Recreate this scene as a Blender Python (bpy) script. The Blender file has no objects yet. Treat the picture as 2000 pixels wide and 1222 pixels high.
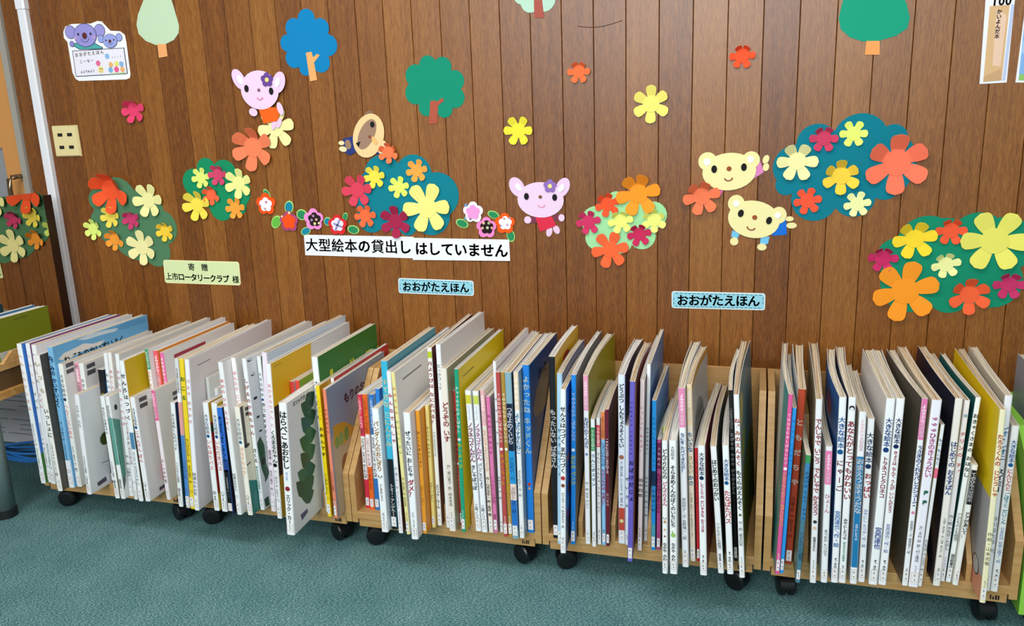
import bpy, bmesh, math, random
from mathutils import Vector, Matrix
C = bpy.context.scene.collection
S = bpy.context.scene
R = math.radians

# ---------------------------------------------------------------- camera, world, lights, exposure
def setup():
    cam = bpy.data.cameras.new('camera'); co = bpy.data.objects.new('camera', cam); C.objects.link(co)
    cam.sensor_fit = 'HORIZONTAL'; cam.sensor_width = 36.0; cam.lens = 36.0*1594.86/2000.0
    cam.clip_start = .05; cam.clip_end = 60
    co.matrix_world = Matrix([[0.9583536, -0.0344803, 0.2834952, 0.401031], [0.2834263, 0.2366378, -0.9293396, -2.60518], [-0.0350418, 0.9709859, 0.2365553, 1.32], [0.0, 0.0, 0.0, 1.0]])
    S.camera = co
    w = bpy.data.worlds.new('world'); S.world = w; w.use_nodes = True
    bg = w.node_tree.nodes['Background']; bg.inputs[0].default_value = (.90, .95, 1.0, 1); bg.inputs[1].default_value = .30
    def area(name, loc, rot, sx, sy, power, col):
        l = bpy.data.lights.new(name, 'AREA'); l.shape = 'RECTANGLE'; l.size = sx; l.size_y = sy; l.energy = power; l.color = col
        o = bpy.data.objects.new(name, l); C.objects.link(o); o.location = loc; o.rotation_euler = rot
    area('ceiling_lamp', (-1.4, -1.35, 2.7), (0, 0, 0), 1.4, .4, 30, (1, .98, .94))
    area('ceiling_lamp', (.25, -1.35, 2.7), (0, 0, 0), 1.4, .4, 30, (1, .98, .94))
    area('ceiling_lamp', (-1.0, -3.6, 2.7), (0, 0, 0), 1.4, .4, 24, (1, .98, .94))
    area('ceiling_lamp', (.6, -3.6, 2.7), (0, 0, 0), 1.4, .4, 24, (1, .98, .94))
    area('daylight_window', (-.2, -5.8, 2.5), (R(90), 0, 0), 3.4, 1.0, 230, (.92, .97, 1))
    vs = S.view_settings; S.display_settings.display_device = 'sRGB'
    vs.view_transform = 'Standard'; vs.look = 'None'; vs.gamma = 1; vs.use_curve_mapping = False
    vs.exposure = -0.22
setup()

# ---------------------------------------------------------------- helpers
def lin(c): return c/12.92 if c <= .04045 else ((c+.055)/1.055)**2.4
def col(h):
    if len(h) == 3: h = ''.join(q+q for q in h)
    return tuple(lin(int(h[i:i+2], 16)/255) for i in (0, 2, 4)) + (1,)
MATS = {}
def M(h, rough=.5, metal=0.0, spec=.5):
    k = (h, rough, metal, spec)
    if k not in MATS:
        m = bpy.data.materials.new('paint_' + h); m.use_nodes = True
        b = m.node_tree.nodes['Principled BSDF']
        b.inputs['Base Color'].default_value = col(h); b.inputs['Roughness'].default_value = rough
        b.inputs['Metallic'].default_value = metal; b.inputs['Specular IOR Level'].default_value = spec
        MATS[k] = m
    return MATS[k]
def PAPER(h): return M(h, .85, 0, .2)
def COV(h): return M(h, .38, 0, .45)
def PALE(h):
    """cover colour; the near-white covers are laminated card, a good deal whiter than the swatch they were noted with"""
    rgb = [int(h[i:i+2], 16) for i in (0, 2, 4)]
    if min(rgb) <= 152: return COV(h)
    k = ('pale', h)
    if k not in MATS:
        m = bpy.data.materials.new('pale_cover'); m.use_nodes = True; b = m.node_tree.nodes['Principled BSDF']
        b.inputs['Base Color'].default_value = tuple(lin((v+(255-v)*.45)/255) for v in rgb)+(1,)
        b.inputs['Roughness'].default_value = .38; b.inputs['Specular IOR Level'].default_value = .45; MATS[k] = m
    return MATS[k]
def nodes(name):
    m = bpy.data.materials.new(name); m.use_nodes = True
    nt = m.node_tree; return m, nt, nt.nodes['Principled BSDF']
def N(nt, t, **kw):
    n = nt.nodes.new(t)
    for k, v in kw.items(): setattr(n, k, v)
    return n
def ramp(nt, stops):
    r = N(nt, 'ShaderNodeValToRGB'); e = r.color_ramp.elements
    while len(e) < len(stops): e.new(.5)
    for i, (p, h) in enumerate(stops): e[i].position = p; e[i].color = col(h)
    return r

def board_wood():
    m, nt, b = nodes('lauan_boards'); L = nt.links
    tc = N(nt, 'ShaderNodeTexCoord'); sep = N(nt, 'ShaderNodeSeparateXYZ'); L.new(tc.outputs['Object'], sep.inputs[0])
    d = N(nt, 'ShaderNodeMath', operation='MULTIPLY'); d.inputs[1].default_value = 10; L.new(sep.outputs['X'], d.inputs[0])
    fl = N(nt, 'ShaderNodeMath', operation='FLOOR'); L.new(d.outputs[0], fl.inputs[0])
    wn = N(nt, 'ShaderNodeTexWhiteNoise', noise_dimensions='1D'); L.new(fl.outputs[0], wn.inputs['W'])
    # every board carries its own piece of grain
    off = N(nt, 'ShaderNodeVectorMath', operation='SCALE'); off.inputs['Scale'].default_value = 7.0; L.new(wn.outputs['Color'], off.inputs[0])
    add = N(nt, 'ShaderNodeVectorMath', operation='ADD'); L.new(tc.outputs['Object'], add.inputs[0]); L.new(off.outputs[0], add.inputs[1])
    mp = N(nt, 'ShaderNodeMapping'); mp.inputs['Scale'].default_value = (55, 20, 2.6); L.new(add.outputs[0], mp.inputs[0])
    n1 = N(nt, 'ShaderNodeTexNoise'); n1.inputs['Scale'].default_value = 1; n1.inputs['Detail'].default_value = 5; n1.inputs['Roughness'].default_value = .6; n1.inputs['Distortion'].default_value = .5
    L.new(mp.outputs[0], n1.inputs['Vector'])
    mp2 = N(nt, 'ShaderNodeMapping'); mp2.inputs['Scale'].default_value = (420, 60, 34); L.new(add.outputs[0], mp2.inputs[0])
    n2 = N(nt, 'ShaderNodeTexNoise'); n2.inputs['Scale'].default_value = 1; n2.inputs['Detail'].default_value = 3; n2.inputs['Distortion'].default_value = .8; L.new(mp2.outputs[0], n2.inputs['Vector'])
    mx = N(nt, 'ShaderNodeMath', operation='MULTIPLY_ADD'); mx.inputs[1].default_value = .24
    L.new(n1.outputs['Fac'], mx.inputs[0])
    m3 = N(nt, 'ShaderNodeMath', operation='MULTIPLY_ADD'); m3.inputs[1].default_value = .50; m3.inputs[2].default_value = .07; L.new(n2.outputs['Fac'], m3.inputs[0]); L.new(m3.outputs[0], mx.inputs[2])
    m4 = N(nt, 'ShaderNodeMath', operation='MULTIPLY_ADD'); m4.inputs[1].default_value = .15; L.new(wn.outputs['Value'], m4.inputs[0]); L.new(mx.outputs[0], m4.inputs[2])
    r = ramp(nt, [(.28, '42200a'), (.45, '744213'), (.58, '8c571f'), (.78, 'a87535')]); L.new(m4.outputs[0], r.inputs[0])
    L.new(r.outputs[0], b.inputs['Base Color'])
    b.inputs['Roughness'].default_value = .36; b.inputs['Specular IOR Level'].default_value = .55
    bp = N(nt, 'ShaderNodeBump'); bp.inputs['Strength'].default_value = .12; bp.inputs['Distance'].default_value = .002; L.new(n2.outputs['Fac'], bp.inputs['Height']); L.new(bp.outputs[0], b.inputs['Normal'])
    return m
def beech(name='beech_veneer', a='c79f68', c='b78b50', sc=(6, 60, 60)):
    m, nt, b = nodes(name); L = nt.links
    tc = N(nt, 'ShaderNodeTexCoord'); mp = N(nt, 'ShaderNodeMapping'); mp.inputs['Scale'].default_value = sc; L.new(tc.outputs['Object'], mp.inputs[0])
    n1 = N(nt, 'ShaderNodeTexNoise'); n1.inputs['Scale'].default_value = 1.5; n1.inputs['Detail'].default_value = 4; L.new(mp.outputs[0], n1.inputs['Vector'])
    r = ramp(nt, [(.3, c), (.7, a)]); L.new(n1.outputs['Fac'], r.inputs[0]); L.new(r.outputs[0], b.inputs['Base Color'])
    b.inputs['Roughness'].default_value = .45
    return m
def carpet():
    m, nt, b = nodes('teal_carpet'); L = nt.links
    tc = N(nt, 'ShaderNodeTexCoord')
    n1 = N(nt, 'ShaderNodeTexNoise'); n1.inputs['Scale'].default_value = 150; n1.inputs['Detail'].default_value = 3; n1.inputs['Roughness'].default_value = .7
    mp = N(nt, 'ShaderNodeMapping'); mp.inputs['Scale'].default_value = (1, 2.4, 1); mp.inputs['Rotation'].default_value = (0, 0, .5); L.new(tc.outputs['Object'], mp.inputs[0]); L.new(mp.outputs[0], n1.inputs['Vector'])
    n2 = N(nt, 'ShaderNodeTexNoise'); n2.inputs['Scale'].default_value = 7; n2.inputs['Detail'].default_value = 3; L.new(tc.outputs['Object'], n2.inputs['Vector'])
    a = N(nt, 'ShaderNodeMath', operation='MULTIPLY_ADD'); a.inputs[1].default_value = .10; L.new(n2.outputs['Fac'], a.inputs[0]); L.new(n1.outputs['Fac'], a.inputs[2])
    r = ramp(nt, [(.38, '22454a'), (.50, '41696c'), (.60, '678f8e'), (.74, 'a3beba')]); L.new(a.outputs[0], r.inputs[0]); L.new(r.outputs[0], b.inputs['Base Color'])
    b.inputs['Roughness'].default_value = .95; b.inputs['Specular IOR Level'].default_value = .1
    bp = N(nt, 'ShaderNodeBump'); bp.inputs['Strength'].default_value = .6; bp.inputs['Distance'].default_value = .004; L.new(n1.outputs['Fac'], bp.inputs['Height']); L.new(bp.outputs[0], b.inputs['Normal'])
    return m
def page_paper(name, a, c):
    m, nt, b = nodes(name); L = nt.links
    tc = N(nt, 'ShaderNodeTexCoord'); mp = N(nt, 'ShaderNodeMapping'); mp.inputs['Scale'].default_value = (900, 3, 3); L.new(tc.outputs['Object'], mp.inputs[0])
    n1 = N(nt, 'ShaderNodeTexNoise'); n1.inputs['Scale'].default_value = 1; n1.inputs['Detail'].default_value = 2; L.new(mp.outputs[0], n1.inputs['Vector'])
    r = ramp(nt, [(.34, c), (.52, a), (.8, a)]); L.new(n1.outputs['Fac'], r.inputs[0]); L.new(r.outputs[0], b.inputs['Base Color'])
    b.inputs['Roughness'].default_value = .9; b.inputs['Specular IOR Level'].default_value = .15
    return m
WOOD = board_wood(); BEECH = beech(); TABLE = beech('table_veneer', 'c99a5a', 'a87434'); CARPET = carpet()
PAGES = [page_paper('white_pages', 'e6e3dc', '8f8a86'), page_paper('ivory_pages', 'e2d9c4', '9a8c74'), page_paper('tan_pages', 'dfcbac', '8c7456')]

class MB:
    def __init__(s): s.v = []; s.f = []; s.mi = []; s.ms = []
    def mat(s, m):
        if m not in s.ms: s.ms.append(m)
        return s.ms.index(m)
    def raw(s, vs, fs, m):
        o = len(s.v); k = s.mat(m); s.v += [tuple(q) for q in vs]
        for f in fs: s.f.append(tuple(o+i for i in f)); s.mi.append(k)
    def box(s, x0, x1, y0, y1, z0, z1, m):
        s.raw([(x0,y0,z0),(x1,y0,z0),(x1,y1,z0),(x0,y1,z0),(x0,y0,z1),(x1,y0,z1),(x1,y1,z1),(x0,y1,z1)],
              [(3,2,1,0),(4,5,6,7),(0,1,5,4),(1,2,6,5),(2,3,7,6),(3,0,4,7)], m)
    def prism(s, pts, a, b, axis, m):
        """polygon pts swept from a to b along axis (x: pts are (y,z); y: pts are (x,z); z: pts are (x,y))"""
        n = len(pts)
        def P(p, t): return (t,p[0],p[1]) if axis == 'x' else (p[0],t,p[1]) if axis == 'y' else (p[0],p[1],t)
        vs = [P(p,a) for p in pts] + [P(p,b) for p in pts]
        fs = [tuple(range(n)), tuple(range(2*n-1, n-1, -1))] + [(i, n+i, n+(i+1)%n, (i+1)%n) for i in range(n)]
        s.raw(vs, fs, m)
    def tube(s, path, r, m, n=10, caps=True):
        path = [Vector(p) for p in path]; rings = []
        for i, p in enumerate(path):
            d = (path[min(i+1,len(path)-1)] - path[max(i-1,0)]).normalized()
            u = d.cross(Vector((0,0,1)) if abs(d.z) < .9 else Vector((1,0,0))).normalized(); w = d.cross(u)
            rr = r[i] if isinstance(r, (list, tuple)) else r
            rings.append([p + rr*(math.cos(2*math.pi*k/n)*u + math.sin(2*math.pi*k/n)*w) for k in range(n)])
        vs = [q for g in rings for q in g]
        fs = [(i*n+k, i*n+(k+1)%n, (i+1)*n+(k+1)%n, (i+1)*n+k) for i in range(len(path)-1) for k in range(n)]
        if caps: fs += [tuple(range(n-1,-1,-1)), tuple((len(path)-1)*n+k for k in range(n))]
        s.raw(vs, fs, m)
    def build(s, name, parent=None, smooth=False, fixn=True):
        me = bpy.data.meshes.new(name); me.from_pydata(s.v, [], s.f)
        for m in s.ms: me.materials.append(m)
        me.polygons.foreach_set('material_index', s.mi)
        if smooth: me.polygons.foreach_set('use_smooth', [True]*len(s.f))
        if fixn:
            bm = bmesh.new(); bm.from_mesh(me); bmesh.ops.recalc_face_normals(bm, faces=bm.faces[:]); bm.to_mesh(me); bm.free()
        me.update()
        o = bpy.data.objects.new(name, me); C.objects.link(o)
        if parent: o.parent = parent
        return o
def tag(o, label, cat, group=None):
    o['label'] = label; o['category'] = cat
    if group: o['group'] = group
    return o
def thing(name, label, cat, loc=(0,0,0), rot=(0,0,0), group=None):
    o = bpy.data.objects.new(name, None); C.objects.link(o); o.location = loc; o.rotation_euler = rot; o.empty_display_size = .05
    return tag(o, label, cat, group)
def struct(o): o['kind'] = 'structure'; return o

# ---------------------------------------------------------------- lettering (Blender's bundled CJK face)
GL = {}
def make_glyphs(chars):
    fc = bpy.data.curves.new('lettering', 'FONT'); fc.resolution_u = 2; fc.size = 1
    fo = bpy.data.objects.new('lettering', fc); C.objects.link(fo)
    def grab(ch, off):
        fc.body = ch; fc.offset = off; fo.update_tag()
        dg = bpy.context.evaluated_depsgraph_get(); e = fo.evaluated_get(dg); me = e.to_mesh()
        vs = [(v.co.x, v.co.y) for v in me.vertices]; fs = [tuple(p.vertices) for p in me.polygons]; e.to_mesh_clear()
        return vs, fs
    ref, _ = grab('国', 0)
    x0 = min(p[0] for p in ref); x1 = max(p[0] for p in ref); y0 = min(p[1] for p in ref); y1 = max(p[1] for p in ref)
    cx, cy, k = (x0+x1)/2, (y0+y1)/2, .88/max(x1-x0, y1-y0)
    for ch, bold in sorted(chars):
        kan = 0x4e00 <= ord(ch) < 0xa000
        vs, fs = grab(ch, 0 if kan else .026 if bold else .012)
        if not vs: continue
        c = cx
        if ord(ch) < 256: c = (min(p[0] for p in vs)+max(p[0] for p in vs))/2
        GL[ch, bold] = ([((x-c)*k, (y-cy)*k) for x, y in vs], fs)
    bpy.data.objects.remove(fo); bpy.data.curves.remove(fc)
ROT = set('ー―～（）()…／/-')
SMALL = set('ゃゅょっャュョッァィゥェォぁぃぅぇぉ')
def put_char(mb, ch, bold, size, place, m, vertical=False):
    g = GL.get((ch, bold))
    if not g: return
    vs, fs = g
    if vertical and (ch in ROT or ch.isascii() and ch.isalnum()): vs = [(y, -x) for x, y in vs]
    elif vertical and ch in SMALL: vs = [(x+.10, y+.10) for x, y in vs]
    kan = 0x4e00 <= ord(ch) < 0xa000
    for sx, sy in (((-.022,0),(.022,0),(0,.015),(0,-.015)) if bold and kan else ((-.006,0),(.006,0)) if kan else ((-.005,0),(.005,0)) if bold else ((0,0),)):   # kanji strokes are thickened by overprinting
        mb.raw([place((x+sx)*size, (y+sy)*size) for x, y in vs], fs, m)
def text_len(t): return sum(.5 if c in ' 　' else 1 for c in t)
def text_down(mb, t, bold, top, bottom, size_max, at, m):
    """vertical line of characters; at(dx, h) gives the surface point"""
    n = text_len(t); pitch = (top-bottom)/max(n, 1); size = min(pitch*1.08, size_max); q = top
    for ch in t:
        w = pitch*(.5 if ch in ' 　' else 1)
        h = q-w/2
        if ch not in ' 　': put_char(mb, ch, bold, size, lambda x, y, h=h: at(x, h+y), m, True)
        q -= w
def text_line(mb, t, bold, p0, p1, size, y, m):
    """horizontal line on the wall from p0 to p1 (x,z), characters centred on the line"""
    n = text_len(t); dx, dz = p1[0]-p0[0], p1[1]-p0[1]; ln = math.hypot(dx, dz); ux, uz = dx/ln, dz/ln; pitch = ln/n; q = 0
    for ch in t:
        w = pitch*(.5 if ch in ' 　' else 1); c = q+w/2
        if ch not in ' 　':
            ox, oz = p0[0]+ux*c, p0[1]+uz*c
            put_char(mb, ch, bold, size, lambda x, yy, ox=ox, oz=oz: (ox+ux*x-uz*yy, y, oz+uz*x+ux*yy), m)
        q += w

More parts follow.
